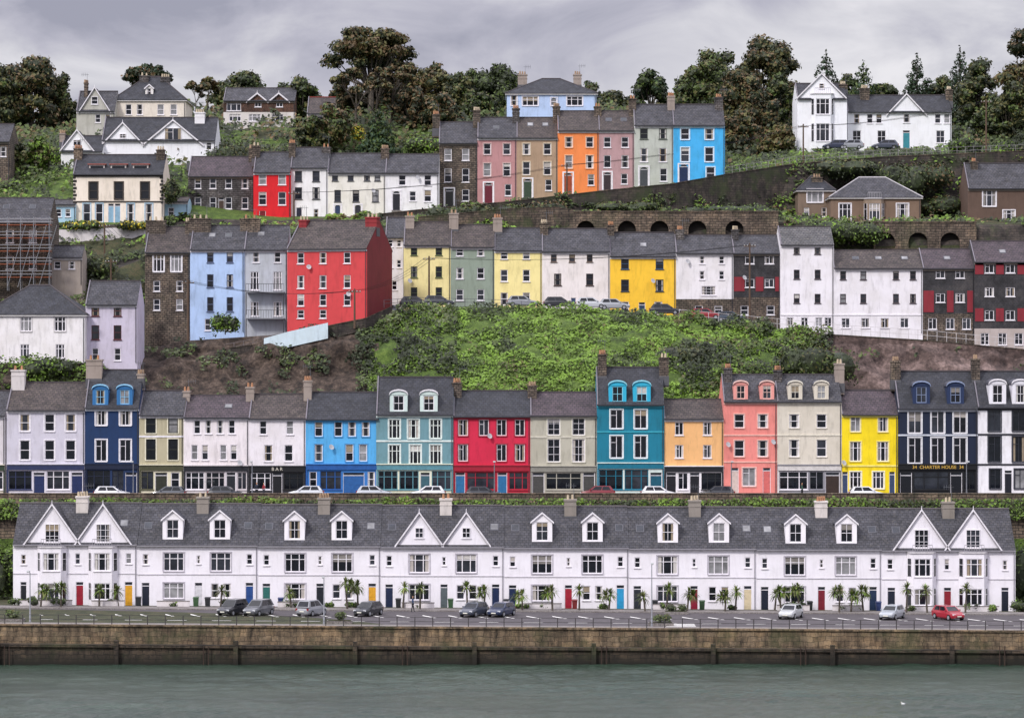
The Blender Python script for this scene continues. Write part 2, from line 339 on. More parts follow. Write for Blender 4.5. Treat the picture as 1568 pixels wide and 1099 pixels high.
def shopfront(b,x0,x1,zb,zt,y,col,fas,pattern,dcol,text=None,tcol='d8b050'):
    toks=[(t[0],float(t[1:])) for t in pattern.split()]; tot=sum(t[1] for t in toks); gap=.2
    W=(x1-x0-.5)-gap*(len(toks)-1); x=x0+.25; ops=[]; m=paint(col,.5); fh=.62
    zo=zt-fh-.12
    for k,f in toks:
        w=W*f/tot
        if k=='g': ops.append((x,x+w,zb+.6,zo)); 
        elif k=='d': ops.append((x,x+w,zb,min(zo,zb+2.6)))
        elif k=='w': ops.append((x+w*.15,x+w*.85,zb+.9,zo-.1))
        if k=='g': window(b,x,x+w,zb+.6,zo,y,'case' if w<2.2 else 'tri',random.choice([fas,WHITE,col]),sill=True,bigglass=True)
        if k=='d': door(b,x,x+w,zb,min(zo,zb+2.6),y,dcol)
        if k=='w': window(b,x+w*.15,x+w*.85,zb+.9,zo-.1,y,'sash')
        x+=w+gap
    facade(b,m,x0,x1,zb-1.5,zt-.01,y-.004,ops,.16,'shopfront')
    fm=flat(fas,.45); b.box('shop_fascia',fm,x0+.06,x1-.06,y-.16,y-.006,zt-fh,zt-.003); b.box('shop_fascia',flat(WHITE if col==WHITE else col,.6),x0+.02,x1-.02,y-.27,y-.006,zt,zt+.11)
    for xx in (x0+.03,x1-.21): b.box('pilasters',fm,xx,xx+.18,y-.1,y-.007,zb,zt-fh-.003)
    if text:
        cu=bpy.data.curves.new('sign_lettering','FONT'); cu.body=text; cu.size=.55; cu.align_x='CENTER'; cu.align_y='CENTER'; cu.extrude=.02
        cu.materials.append(flat(tcol,.4)); o=bpy.data.objects.new('sign_lettering',cu); scene.collection.objects.link(o)
        o.rotation_euler=(math.pi/2,0,0); o.location=((x0+x1)/2-b.L[0],y-.19-b.L[1],zt-fh/2-b.L[2]); b.extra.append(o)
def W_(us,v0,v1,w,st='sash',fr=None,su=None,arch=False,frame=None): return (us,v0,v1,w,st,fr or frame,su,arch)
def house(name,u0,u1,vb,ve,vr,y,wall,roof='slate',W=(),Dr=(),dep=9,ch=(),dorm=(),shop=None,hip=False,yaw=0,trim=None,frame=WHITE,bands=(),chm=None,down=2.5,sky=(),grime=.6,pipe=True,dishes=(),ridgecol='4a4448',gut='33333a',cross=(),finish=True,lower=None,gable_shade_col=None,verge=True):
    x0=X(u0,y)+.004; x1=X(u1,y)-.004; zb=Z(vb,y); ze=Z(ve,y); zr=Z(vr,y+dep/2)
    b=Bld(name,((x0+x1)/2,y,zb),yaw,(x1,y)); 
    wm=wall if not isinstance(wall,str) else paint(wall,grime); rm=SL[roof]; s=S(y)
    ops=[]
    for (us,v0,v1,w,st,fr,su,arch) in W:
        for u in us:
            xc=X(u,y); hw=w/s/2; z0=Z(v1,y); z1=Z(v0,y)
            ops.append((xc-hw,xc+hw,z0,z1,arch)); window(b,xc-hw,xc+hw,z0,z1,y,st,fr or frame,su or trim)
    for d in Dr:
        u,vt,w,col=d[:4]; xc=X(u,y); hw=w/s/2; z1=Z(vt,y); ar=len(d)>4
        ops.append((xc-hw,xc+hw,zb,z1,ar)); door(b,xc-hw,xc+hw,zb,z1,y,col)
        if ar: b.box('surrounds',flat(WHITE,.6),xc-hw-.22,xc-hw-.02,y-.05,y+.01,zb,z1); b.box('surrounds',flat(WHITE,.6),xc+hw+.02,xc+hw+.22,y-.05,y+.01,zb,z1); b.box('surrounds',flat(WHITE,.6),xc-hw-.22,xc+hw+.22,y-.06,y+.01,z1+.003,z1+.2)
    zlow=zb-down
    if shop:
        zs=Z(shop[0],y); shopfront(b,x0,x1,zb,zs,y,*shop[1:]); zlow=zs
    if lower:
        zs=Z(lower[0],y); facade(b,lower[1] if not isinstance(lower[1],str) else paint(lower[1]),x0,x1,zb-down,zs,y-.004,[o for o in ops if o[2]<zs],.16); zlow=zs; ops=[o for o in ops if o[3]>zs]
    facade(b,wm,x0,x1,zlow,ze,y,ops)
    ym=y+dep/2; yb=y+dep; z00=zb-down; gm=paint(gable_shade_col) if gable_shade_col else wm
    if hip:
        h=min(dep/2,(x1-x0)/2*.8)
        for x in (x0,x1): b.poly('walls',gm,[(x,y,z00),(x,yb,z00),(x,yb,ze),(x,y,ze)])
        o=.3; A=(x0-o,y-o,ze); B=(x1+o,y-o,ze); C=(x1+o,yb+o,ze); Dd=(x0-o,yb+o,ze); E=(x0+h,ym,zr); G=(x1-h,ym,zr)
        for P in ([A,B,G,E],[B,C,G],[C,Dd,E,G],[Dd,A,E]): b.slab('roof',rm,P,.12)
        b.slab('eaves',flat('d8d4d4',.6),[(x0-o+.02,y-o+.02,ze-.12),(x1+o-.02,y-o+.02,ze-.12),(x1+o-.02,yb+o-.02,ze-.12),(x0-o+.02,yb+o-.02,ze-.12)],.12)
        b.tube('ridge_tiles',flat(ridgecol,.8),(E[0],ym,zr+.02),(G[0],ym,zr+.02),.12)
        for P,Q in ((A,E),(B,G)): b.tube('ridge_tiles',flat(ridgecol,.8),P,Q,.1)
    else:
        for x in (x0,x1): b.poly('walls',gm,[(x,y,z00),(x,yb,z00),(x,yb,ze),(x,ym,zr-.05),(x,y,ze)])
        sl=(zr-ze)/(dep/2); ef=ze-.28*sl
        b.slab('roof',rm,[(x0,y-.28,ef),(x1,y-.28,ef),(x1,ym,zr),(x0,ym,zr)],.13)
        b.slab('roof',rm,[(x0,ym,zr-.002),(x1,ym,zr-.002),(x1,yb+.28,ef),(x0,yb+.28,ef)],.13)
        b.box('ridge_tiles',flat(ridgecol,.8),x0,x1,ym-.13,ym+.13,zr-.05,zr+.09)
        b.box('gutter',flat(gut,.5),x0+.01,x1-.01,y-.4,y-.282,ef-.14,ef-.02)
        b.box('eaves',flat(trim or (WHITE if isinstance(wall,str) else '8a8078'),.6),x0+.005,x1-.005,y-.06,y-.003,ef-.38,ef-.145)
        if verge: b.slab('verge',flat('77727a',.8),[(x0,y-.3,ef+.12),(x0+.14,y-.3,ef+.12),(x0+.14,ym-.135,zr+.12),(x0,ym-.135,zr+.12)],.12)
    b.poly('walls',gm,[(x0,yb,z00),(x1,yb,z00),(x1,yb,ze),(x0,yb,ze)])
    if pipe: xx=x1-.2; b.box('downpipe',flat(gut,.5),xx,xx+.07,y-.12,y-.03,zb,ze-.5)
    for v in bands: zz=Z(v,y); b.box('string_course',flat(trim or WHITE,.6),x0+.003,x1-.003,y-.07,y-.002,zz-.1,zz+.1)
    cm=chm or random.choice([ST['house'],ST['grey'],paint('9d9088'),ST['house']])
    for c in ch:
        u,vt=c[:2]; w=(c[2] if len(c)>2 else 13)/S(ym); xc=X(u,ym); chimney(b,xc,ym,zr-1.2,Z(vt,ym),w,cm,random.choice([2,3,4]))
    for d in dorm: dormer(b,d[0],d[1],d[2],d[3],y,ze,zr,dep,d[4],flat('3f3f48',.7) if len(d)<7 else rm,d[5] if len(d)>5 else 'gable',d[6] if len(d)>6 else WHITE)
    for (u,v) in sky:
        zc=Z(v,y+1.5); t=(zc-ze)/(zr-ze); yc=y+t*dep/2; xc=X(u,yc); sl=(zr-ze)/(dep/2); a=.45
        q=[(xc-a,yc-.4,zc-.4*sl+.06),(xc+a,yc-.4,zc-.4*sl+.06),(xc+a,yc+.4,zc+.4*sl+.06),(xc-a,yc+.4,zc+.4*sl+.06)]
        b.slab('roof_window',flat('55555c',.5),q,.15); a=.36
        b.poly('roof_window',GN if random.random()<.5 else GM,[(xc-a,yc-.32,zc-.32*sl+.075),(xc+a,yc-.32,zc-.32*sl+.075),(xc+a,yc+.32,zc+.32*sl+.075),(xc-a,yc+.32,zc+.32*sl+.075)])
    for (u,v) in dishes: dish(b,X(u,y),y,Z(v,y))
    for c in cross: crossgable(b,c[0],c[1],c[2],c[3],y,zr,dep,wm,rm,c[4] if len(c)>4 else None)
    b.info=(x0,x1,zb,ze,zr,ym)
    if finish: b.finish()
    return b
# ================================================================= TERRAIN
US=[-500,-100,0,130,280,430,560,640,784,930,1030,1190,1290,1420,1568,1700,2100]
def mk(ulist,ys,vs=None,z=None):
    y=np.array(ys,float)*np.ones(len(ulist)); 
    zz=(np.array([Z(v,yy) for v,yy in zip(vs,y)]) if vs is not None else np.array(z,float)*np.ones(len(ulist)))
    return (np.array(ulist,float),y,zz)
uc=[0,130,210,280,430,560,640,784,930,1030,1190,1290,1420,1568]
slopeA=lambda u:-(u-784)*.0065/14
L=[]
za=np.array([slopeA(u) for u in US])
L.append(mk(US,-26.8,z=za)); L.append(mk(US,12,z=za)); L.append(mk(US,15.5,z=1.0)); L.append(mk(US,16.2,z=10.95)); L.append(mk(US,38.5,z=11.0)); L.append(mk(US,41,z=13.5))
L.append(mk(uc,[44,46,50,55,57,56,55,55,55,56,58,64,64,64],[605,602,598,590,585,578,565,560,562,565,585,606,612,615]))
l7=mk(uc,[46.5,48,60,62,62,62,70,70,70,70,70,70,70,70],[556,556,540,522,512,497,470,470,474,484,503,513,521,534]); L.append(l7)
L.append((l7[0],np.array([60,62,80,80,80,82,90,90,90,90,90,90,90,90.]),l7[2]+.1))
L.append(mk(uc,[84,86,90,95,96,98,100,100,98,98,98,98,98,98],[440,430,400,380,375,365,360,355,362,364,368,378,376,374]))
L.append(mk(uc,[88,90,94,98,99,100,101,102,99,99,99,99,99,99],[420,412,390,365,360,352,345,340,340,340,340,344,344,344]))
L.append(mk(uc,[99,101,103,105,107,109,109,110,112,114,122,124,124,124],[362,356,350,345,345,338,333,330,328,328,332,334,335,336]))
l10=mk(uc,[100,102,104,106,108,110,110,111,113,115,124,126,126,126],[350,346,342,334,338,330,322,310,294,284,258,248,242,233]); L.append(l10)
z11=l10[2].copy()+.1; y11=np.array([130,130,130,130,130,130,131,131,131,133,150,152,152,152.])
for i,u in enumerate(uc):
    if u<=280: z11[i]=Z(262,130)
    if u==430: z11[i]=Z(300,130)
    if u>=1190: z11[i]=Z(229,150)
L.append((np.array(uc,float),y11,z11))
L.append(mk(uc,[160]*14,[215,212,208,200,200,195,190,185,182,186,200,214,216,216]))
L.append(mk(uc,[200]*14,[190,186,182,176,172,172,172,170,168,172,182,196,198,196]))
L.append(mk(uc,300,z=Z(180,200))); L.append(mk(uc,1500,z=Z(180,200)+4))
cols=np.concatenate([np.linspace(-9000,-560,22),np.arange(-500,2101,6.0),np.linspace(2160,10500,22)])
LY=[np.interp(cols,l[0],l[1]) for l in L]; LZ=[np.interp(cols,l[0],l[2]) for l in L]
SUB=[6,2,4,4,4,14,18,2,6,4,8,4,6,8,8,4,6]
AMP=[0,.1,0,0,.4,.8,.8,0,.7,.25,.5,.2,0,.5,.8,0,0]
rows=[]; segid=[]
for k in range(len(L)-1):
    for j in range(SUB[k]):
        t=j/SUB[k]; yy=LY[k]*(1-t)+LY[k+1]*t; zz=LZ[k]*(1-t)+LZ[k+1]*t
        am=AMP[k]*math.sin(math.pi*t)**.6 if j else 0
        xx=(cols-784)*(D0+yy)/F
        if am:
            for i in range(len(cols)):
                u=cols[i]
                if u<-500 or u>2100: continue
                nv=noise.fractal(Vector((xx[i]*.22,yy[i]*.22,zz[i]*.3)),1,2,4)
                rk=0
                if k in(5,6) and (u<560 or u>1215): rk=noise.ridged_multi_fractal(Vector((xx[i]*.3,yy[i]*.2,zz[i]*.45)),1,2.1,5,1,2)*.75-.7
                zz[i]+=nv*am*1.4; yy[i]-=nv*am*.8+rk*am*1.5
        rows.append((xx,yy,zz)); segid.append(k)
rows.append(((cols-784)*(D0+LY[-1])/F,LY[-1],LZ[-1]))
R=len(rows); Cn=len(cols)
V=np.stack([np.stack(r,1) for r in rows]).reshape(-1,3)
faces=[];mi=[]
TM=[M_SCRUB,M_GRASS,M_ASPH,M_ROCK,M_CONC,ST['dark'],M_PAVE]
for r in range(R-1):
    k=segid[r]
    for c in range(Cn-1):
        faces.append((r*Cn+c,r*Cn+c+1,(r+1)*Cn+c+1,(r+1)*Cn+c)); u=cols[c]
        m=0
        if k in(1,2): m=1
        elif k in (3,7): m=2
        elif k in(4,5,6): m=3 if u<565+14*math.sin(r*1.1) else (1 if u<1215 else 4)
        elif k==9: m=5
        elif k==11: m=5
        elif k==12: m=1
        elif k>=13: m=1 if (c//9+r)%3 else 0
        mi.append(m)
me=bpy.data.meshes.new('terrain_hillside'); me.from_pydata(V.tolist(),[],faces)
for m in TM: me.materials.append(m)
me.polygons.foreach_set('material_index',mi); me.polygons.foreach_set('use_smooth',[True]*len(faces)); me.update()
o=bpy.data.objects.new('terrain_hillside',me); scene.collection.objects.link(o)
def tp(k,u,t):
    y=np.interp(u,L[k][0],L[k][1])*(1-t)+np.interp(u,L[k+1][0],L[k+1][1])*t
    z=np.interp(u,L[k][0],L[k][2])*(1-t)+np.interp(u,L[k+1][0],L[k+1][2])*t
    return (u-784)*(D0+y)/F,y,z
def scatter(name,k0,k1,ua,ub,n,size,matkeys,weights,lump=.9,keep=None,t0=0,t1=1,jit=.2):
    C=[];Nn=[];S_=[];M=[]; cnt=0; tries=0
    while cnt<n and tries<n*4:
        tries+=1
        k=random.randint(k0,k1); u=random.uniform(ua,ub); t=random.uniform(t0,t1)
        if (870<u<1200 or 1332<u<1500) and (k==9 or (k==8 and t>.75)): continue
        x,y,z=tp(k,u,t)
        nv=noise.fractal(Vector((x*.35,y*.35,z*.35)),1,2,3)
        if keep is not None and nv<keep: continue
        h=max(0,nv+.45)*lump*random.random()**.5+.05
        ci=noise.noise(Vector((x*.16+5,y*.16,z*.25)))+random.gauss(0,jit)
        acc=0; idx=0; q=min(.999,max(0,(ci+.6)/1.2))
        for i,w in enumerate(weights):
            acc+=w
            if q<acc: idx=i;break
            idx=i
        C.append((x,y-h*.5,z+h)); Nn.append((random.gauss(0,.4),random.gauss(-.6,.35),random.gauss(.75,.35))); S_.append(size*random.uniform(.6,1.4)); M.append(idx); cnt+=1
    return leafmesh(name,C,Nn,S_,M,[LM[m] for m in matkeys])
scatter('hillside_grass_bank',5,6,565,1262,50000,.36,['dk','mid','br','ol'],[.10,.24,.60,.06],1.0)
scatter('hillside_brambles',5,6,545,700,7000,.42,['dk','mid','gy'],[.5,.3,.2],1.5)
scatter('hillside_brambles',5,6,1040,1275,8000,.42,['dk','mid','ol','br'],[.45,.3,.15,.1],1.6,keep=-.1)
scatter('rock_face_ivy',4,6,170,560,4200,.4,['dk','mid','gy'],[.6,.25,.15],.8,keep=.25)
scatter('rock_face_ivy',4,6,1230,1700,1600,.4,['dk','mid'],[.6,.4],.6,keep=.38)
scatter('garden_shrubs',5,6,-80,200,5000,.4,['dk','mid','br'],[.4,.4,.2],1.1)
scatter('garden_shrubs',8,8,-150,1750,14000,.45,['dk','mid','ol','br'],[.35,.3,.1,.25],1.3,keep=-.15)
scatter('terrace_shrubs',9,11,-150,1750,18000,.45,['dk','mid','br','bn'],[.35,.28,.27,.1],.9,keep=0)
scatter('hill_garden_shrubs',12,12,-200,560,9000,.5,['dk','mid','br','ol'],[.4,.3,.2,.1],2.0,keep=-.1,t0=.3)
scatter('hill_garden_shrubs',12,12,1100,1700,6000,.45,['dk','mid','br','ol'],[.35,.3,.2,.15],1.0,keep=-.1)
scatter('hilltop_undergrowth',13,14,-300,1900,36000,.7,['dk','mid','ol','bn'],[.45,.28,.17,.1],2.4,keep=-.25)
def sheet(name,mat,x0,x1,y0,y1,z,nx=1,slope=False):
    vs=[];fs=[]
    for i in range(nx+1):
        x=x0+(x1-x0)*i/nx
        for y in (y0,y1): vs.append((x,y,z+(-x*.0065 if slope else 0)))
    for i in range(nx): fs.append((2*i,2*i+2,2*i+3,2*i+1))
    me=bpy.data.meshes.new(name); me.from_pydata(vs,[],fs); me.materials.append(mat); o=bpy.data.objects.new(name,me); scene.collection.objects.link(o); return o
# water : displaced waves near the quay, flat sheet beyond, one mesh
m,nt,p=newmat('harbour_water')
n1=noi(nt,pos(nt,(.55,1.0,1)),3.0,4,.6,.6); n2=noi(nt,pos(nt,(.35,1,1)),.16,5,.6,.3)
nt.links.new(ramp(nt,n2,[(.35,(.018,.036,.024)),(.65,(.040,.064,.046))]),p.inputs['Base Color']); p.inputs['Roughness'].default_value=.2; p.inputs['IOR'].default_value=1.33
bump(nt,p,n1,.8,.2)
gx=np.arange(-115,115.1,.42); gy=np.concatenate([np.arange(-125,-60,.6),np.arange(-60,-27.2,.36)]); GX,GY=np.meshgrid(gx,gy)
HZ=np.zeros_like(GX)
for i in range(46):
    wl=10**rng.uniform(math.log10(.9),math.log10(6)); th=rng.normal(math.pi*.42,.6); k=2*math.pi/wl; ph=rng.uniform(0,6.28)
    warp=1.2*np.sin(GX*.05+ph)+1.0*np.sin(GY*.09+ph*2)
    HZ+=.0085*wl**.7*np.sin(k*(GX*math.cos(th)+GY*math.sin(th)+warp)+ph)
env=.65+.35*np.sin(GX*.06+np.sin(GY*.11)*2); HZ*=env
edge=np.minimum(1,np.minimum((GX+115)/5,(115-GX)/5)); HZ*=edge; HZ[0]=0
nx_=len(gx);ny_=len(gy)
Vw=np.stack([GX,GY,HZ+WATER],-1).reshape(-1,3)
idx=np.arange(nx_*ny_).reshape(ny_,nx_); q=np.stack([idx[:-1,:-1],idx[:-1,1:],idx[1:,1:],idx[1:,:-1]],-1).reshape(-1,4)
ov=len(Vw); W0=WATER; xa,xb,ya,yb=-115.0,float(gx[-1]),-125.0,float(gy[-1])
ext=[(-4000,-5000,W0),(4000,-5000,W0),(4000,ya,W0),(-4000,ya,W0),(-4000,60,W0),(xa,60,W0),(xa,ya,W0),(xb,ya,W0),(xb,60,W0),(4000,60,W0),(xa,yb,W0-.05),(xb,yb,W0-.05)]
fw=q.tolist()+[[ov+0,ov+1,ov+2,ov+7,ov+6,ov+3],[ov+3,ov+6,ov+5,ov+4],[ov+7,ov+2,ov+9,ov+8],[ov+10,ov+11,ov+8,ov+5]]
me=bpy.data.meshes.new('harbour_water'); me.from_pydata(Vw.tolist()+ext,[],fw); me.materials.append(m); me.polygons.foreach_set('use_smooth',[True]*len(fw)); me.update()
o=bpy.data.objects.new('harbour_water',me); scene.collection.objects.link(o)
sheet('promenade_road',M_ASPH,-160,160,-25.9,-5.6,.006,40,True)
def zA(x): return -x*.0065
b=Bld('footpath',(0,0,0))
for i in range(40):
    x0=-160+8*i; x1=x0+8
    for (ya,yb,h) in ((-5.6,-2.6,.13),(-26.7,-24.6,.13)):
        b.raw('p',M_PAVE,[(x0,ya,zA(x0)-.2),(x1,ya,zA(x1)-.2),(x1,yb,zA(x1)-.2),(x0,yb,zA(x0)-.2),(x0,ya,zA(x0)+h),(x1,ya,zA(x1)+h),(x1,yb,zA(x1)+h),(x0,yb,zA(x0)+h)],[(4,5,6,7),(0,1,5,4),(2,3,7,6)])
single(b,'p')
b=Bld('road_markings',(0,0,0)); wm=flat('f0eeea',.7)
x=-49.5
while x<56:
    ya,yb,sk=-14.2,-7.4,3.0
    z=zA(x)+.014; b.poly('p',wm,[(x,ya,z),(x+.34,ya,z),(x+.34-sk,yb,z),(x-sk,yb,z)])
    x+=2.75
for i in range(44):
    x0=-100+i*4.6; b.poly('p',wm,[(x0,-19.6,zA(x0)+.014),(x0+2,-19.6,zA(x0)+.014),(x0+2,-19.35,zA(x0)+.014),(x0,-19.35,zA(x0)+.014)])
for k in range(6):
    xx=17.0
    b.poly('p',wm,[(xx-1.6,-23.9+k*.75,zA(xx)+.014),(xx+1.8,-23.9+k*.75,zA(xx)+.014),(xx+1.8,-23.5+k*.75,zA(xx)+.014),(xx-1.6,-23.5+k*.75,zA(xx)+.014)])
single(b,'p')
# sea wall
b=Bld('sea_wall',(0,0,0))
for i in range(80):
    x0=-160+4*i; x1=x0+4
    def pr(mat,ya,yb,za_,zb_):
        b.raw('p',mat,[(x0,ya,zA(x0)+za_),(x1,ya,zA(x1)+za_),(x1,yb,zA(x1)+za_),(x0,yb,zA(x0)+za_),(x0,ya,zA(x0)+zb_),(x1,ya,zA(x1)+zb_),(x1,yb,zA(x1)+zb_),(x0,yb,zA(x0)+zb_)],[(4,5,6,7),(0,1,5,4)])
    pr(ST['quay'],-27.3,-26.7,-1.9,.0); pr(ST['quay'],-27.46,-26.65,.0,.17)
    pr(ST['quay_low'],-28.1,-27.3,-5,-1.85); pr(ST['quay_low'],-28.35,-27.3,-2.02,-1.75)
    if i%3==0: b.box('p',ST['quay_low'],x0,x0+.45,-28.6,-28.1,-5,zA(x0)-1.3)
    if i%5==2: b.tube('p',flat('3a2a22',.8),(x0+1,-28.5,-3.6),(x0+1,-28.5,-1.6),.05,n=5); b.tube('p',flat('3a2a22',.8),(x0+1.5,-28.5,-3.6),(x0+1.5,-28.5,-1.6),.05,n=5)
single(b,'p')
b=Bld('promenade_railing',(0,0,0)); rm_=flat('3c383a',.5)
for i in range(110):
    x=-98+i*1.8; z=zA(x)+.17; b.box('p',rm_,x-.045,x+.045,-27.0,-26.92,z,z+.95)
for h in (.5,.93):
    for i in range(49): x=-98+i*4; b.raw('p',rm_,[(x,-26.96,zA(x)+.17+h-.022),(x+4,-26.96,zA(x+4)+.17+h-.022),(x+4,-26.96,zA(x+4)+.17+h+.022),(x,-26.96,zA(x)+.17+h+.022)],[(0,1,2,3)])
single(b,'p')
def rwall(name,pts,th,mat,cop=None):
    b=Bld(name,(X(pts[0][0],pts[0][1]),pts[0][1],Z(pts[0][3],pts[0][1])))
    for p,q in zip(pts[:-1],pts[1:]):
        a=[X(p[0],p[1]),p[1],Z(p[2],p[1]),Z(p[3],p[1])]; c=[X(q[0],q[1]),q[1],Z(q[2],q[1]),Z(q[3],q[1])]
        vs=[(a[0],a[1],a[3]),(c[0],c[1],c[3]),(c[0],c[1]+th,c[3]),(a[0],a[1]+th,a[3]),(a[0],a[1],a[2]),(c[0],c[1],c[2]),(c[0],c[1]+th,c[2]),(a[0],a[1]+th,a[2])]
        b.raw('p',mat,vs,[(0,3,2,1),(4,5,6,7),(0,1,5,4),(1,2,6,5),(2,3,7,6),(3,0,4,7)])
        if cop:
            vs=[(a[0],a[1]-.07,a[2]+.002),(c[0],c[1]-.07,c[2]+.002),(c[0],c[1]+th+.07,c[2]+.002),(a[0],a[1]+th+.07,a[2]+.002),(a[0],a[1]-.07,a[2]+.13),(c[0],c[1]-.07,c[2]+.13),(c[0],c[1]+th+.07,c[2]+.13),(a[0],a[1]+th+.07,a[2]+.13)]
            b.raw('p',cop,vs,[(0,3,2,1),(4,5,6,7),(0,1,5,4),(1,2,6,5),(2,3,7,6),(3,0,4,7)])
    single(b,'p')
def railing(name,pts,h,col='8a8c94',step=1.2):
    b=Bld(name,(X(pts[0][0],pts[0][1]),pts[0][1],Z(pts[0][2],pts[0][1]))); m=flat(col,.5)
    for p,q in zip(pts[:-1],pts[1:]):
        a=Vector((X(p[0],p[1]),p[1],Z(p[2],p[1]))); c=Vector((X(q[0],q[1]),q[1],Z(q[2],q[1]))); n=max(1,int((c-a).length/step))
        for i in range(n): w=a.lerp(c,i/n); b.box('p',m,w.x-.03,w.x+.03,w.y-.03,w.y+.03,w.z-.1,w.z+h)
        for f in (.5,1): b.tube('p',m,tuple(a+Vector((0,0,h*f))),tuple(c+Vector((0,0,h*f))),.035,n=4)
    single(b,'p')
zz=lambda z,y:549.5+(CZ-z)*S(y)
rwall('street_retaining_wall',[(-300,15.9,zz(11.75,15.9),zz(0,15.9)),(1900,15.9,zz(11.75,15.9),zz(0,15.9))],.45,ST['arch'],ST['arch'])
rwall('stone_boundary_wall',[(540,109.2,333,350),(640,109.4,322,345),(784,110.3,309,345),(930,112.3,292,345),(1030,114.2,282,345),(1110,118,268,345),(1220,124.6,251,345),(1350,125.6,241,345),(1470,125.6,236,345),(1750,125.6,224,345)],.5,ST['dark'],ST['brown'])
rwall('stone_boundary_wall',[(640,100.6,333,362),(784,101.0,320,362),(850,99.5,318,362),(878,97.9,322,362)],.5,ST['brown'],ST['brown'])
rwall('painted_garden_wall',[(88,98,352,376),(230,100,347,372)],.4,paint('e6e0e2'),None)
rwall('pale_blue_wall',[(404,60.0,518,536),(440,60.0,508,532),(502,60.0,494,518)],.4,paint('cfe0ea'),None)
rwall('stone_boundary_wall',[(205,58.5,556,580),(290,60.7,540,575),(402,60.5,527,560)],.45,ST['dark'],ST['brown'])
rwall('street_parapet_wall',[(500,60.9,500,520),(560,61,488,505),(600,65,470,490)],.4,ST['dark'],ST['brown'])
rwall('concrete_retaining_wall',[(1208,69.3,510,560),(1290,69.2,514,566),(1420,69.2,522,572),(1568,69.2,536,582),(1900,69.2,560,600)],.5,M_CONC,ST['brown'])
railing('street_railing',[(1040,69.8,489),(1190,69.5,503),(1290,69.5,513),(1420,69.5,521),(1568,69.5,535),(1700,69.5,545)],1.3,'c9c4c6')
railing('street_railing',[(300,60.9,548),(402,60.9,528),(502,60.7,508)],1.0,'70686a')
railing('street_railing',[(588,65,470),(640,69.8,466),(784,69.8,470),(930,69.8,484),(1035,69.8,489)],.9,'55525a')
railing('hill_road_railing',[(1110,118,268),(1220,124.8,251),(1350,125.8,241),(1568,125.8,233)],1.1,'8a8688')
def arcwall(name,u0,u1,y,vt,vb,arches,r,vat):
    x0=X(u0,y);x1=X(u1,y); b=Bld(name,(x0,y,Z(vb,y))); s=S(y)
    ops=[(X(u,y)-r/s,X(u,y)+r/s,Z(vb-2,y),Z(vat,y),True) for u in arches]
    facade(b,ST['arch'],x0,x1,Z(vb+8,y),Z(vt,y),y,ops,.9,'wall')
    b.box('coping',ST['arch'],x0,x1,y-.1,y+1.2,Z(vt,y)+.002,Z(vt,y)+.2)
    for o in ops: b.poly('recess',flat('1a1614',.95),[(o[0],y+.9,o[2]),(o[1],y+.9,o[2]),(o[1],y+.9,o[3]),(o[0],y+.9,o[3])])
    for x in (x0,x1): b.poly('wall',ST['arch'],[(x,y,Z(vb+8,y)),(x,y+1.1,Z(vb+8,y)),(x,y+1.1,Z(vt,y)),(x,y,Z(vt,y))])
    b.finish()
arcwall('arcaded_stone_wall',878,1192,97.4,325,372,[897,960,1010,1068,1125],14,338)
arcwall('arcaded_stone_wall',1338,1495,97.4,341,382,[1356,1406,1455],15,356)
# ================================================================= ROW A (quayside terrace)
WA='eeeaf2'; GA=.32
units=[(20,210,'end',[80,158]),(210,395,'dorm',[266,338]),(395,583,'dorm',[452,524]),(583,772,'gable',[642,714]),(772,963,'dorm',[830,907]),(963,1158,'dorm',[1022,1100]),(1158,1350,'dorm',[1217,1295]),(1350,1555,'end',[1411,1490])]
dcol={0:('9c2436','e0a52e','1f2434'),1:('d8d6dc','2a4d8c','2f6b66'),2:('20242c','e0a52e','1e2a4a'),3:('5a6468','1d2c50','1d2c50'),4:('a32036','2e9ccf','2c2f38'),5:('8f1f38','d8c8a8','1d2436'),6:('7d2030','22324f','1d2436'),7:('8e2230','e0b040','1d2c50')}
def bay(b,xc,w,y,z0,z1,wins,m):
    pj=.95; c=.55; x0=xc-w/2; x1=xc+w/2
    ops=[(x0+.18,x1-.18,a,d) for a,d in wins]
    facade(b,m,x0,x1,z0,z1,y-pj,ops,.12,'bay_window')
    for a,d in wins:
        window(b,x0+.18,x1-.18,a,d,y-pj,'tri',sill=True)
    for sg,xe in ((-1,x0),(1,x1)):
        xo=xe+sg*c; b.poly('bay_window',m,[(xe,y-pj,z0),(xo,y,z0),(xo,y,z1),(xe,y-pj,z1)])
        for a,d in wins:
            P=lambda t,z:(xe+sg*c*t+sg*.03,y-pj*(1-t)-.03,z)
            b.poly('windows',GD,[P(.22,a),P(.8,a),P(.8,d),P(.22,d)])
            b.tube('window_frames',flat(WHITE),P(.2,a),P(.2,d),.04,n=4); b.tube('window_frames',flat(WHITE),P(.82,a),P(.82,d),.04,n=4); b.tube('window_frames',flat(WHITE),P(.2,a*.35+d*.65),P(.82,a*.35+d*.65),.035,n=4)
    b.slab('bay_roof',flat('c8c4c8',.7),[(x0-.1,y-pj-.12,z1+.15),(x1+.1,y-pj-.12,z1+.15),(x1+c+.1,y,z1+.15),(x0-c-.1,y,z1+.15)],.15)
    for i in range(9):
        xx=x0+w*i/8; b.box('balcony_rail',flat('a5a2a8',.5),xx-.02,xx+.02,y-pj,y-pj+.04,z1+.152,z1+.9)
    b.box('balcony_rail',flat('a5a2a8',.5),x0,x1,y-pj-.01,y-pj+.05,z1+.9,z1+.97)
prevc=[128,312,497,683,873,1063,1256,1450]
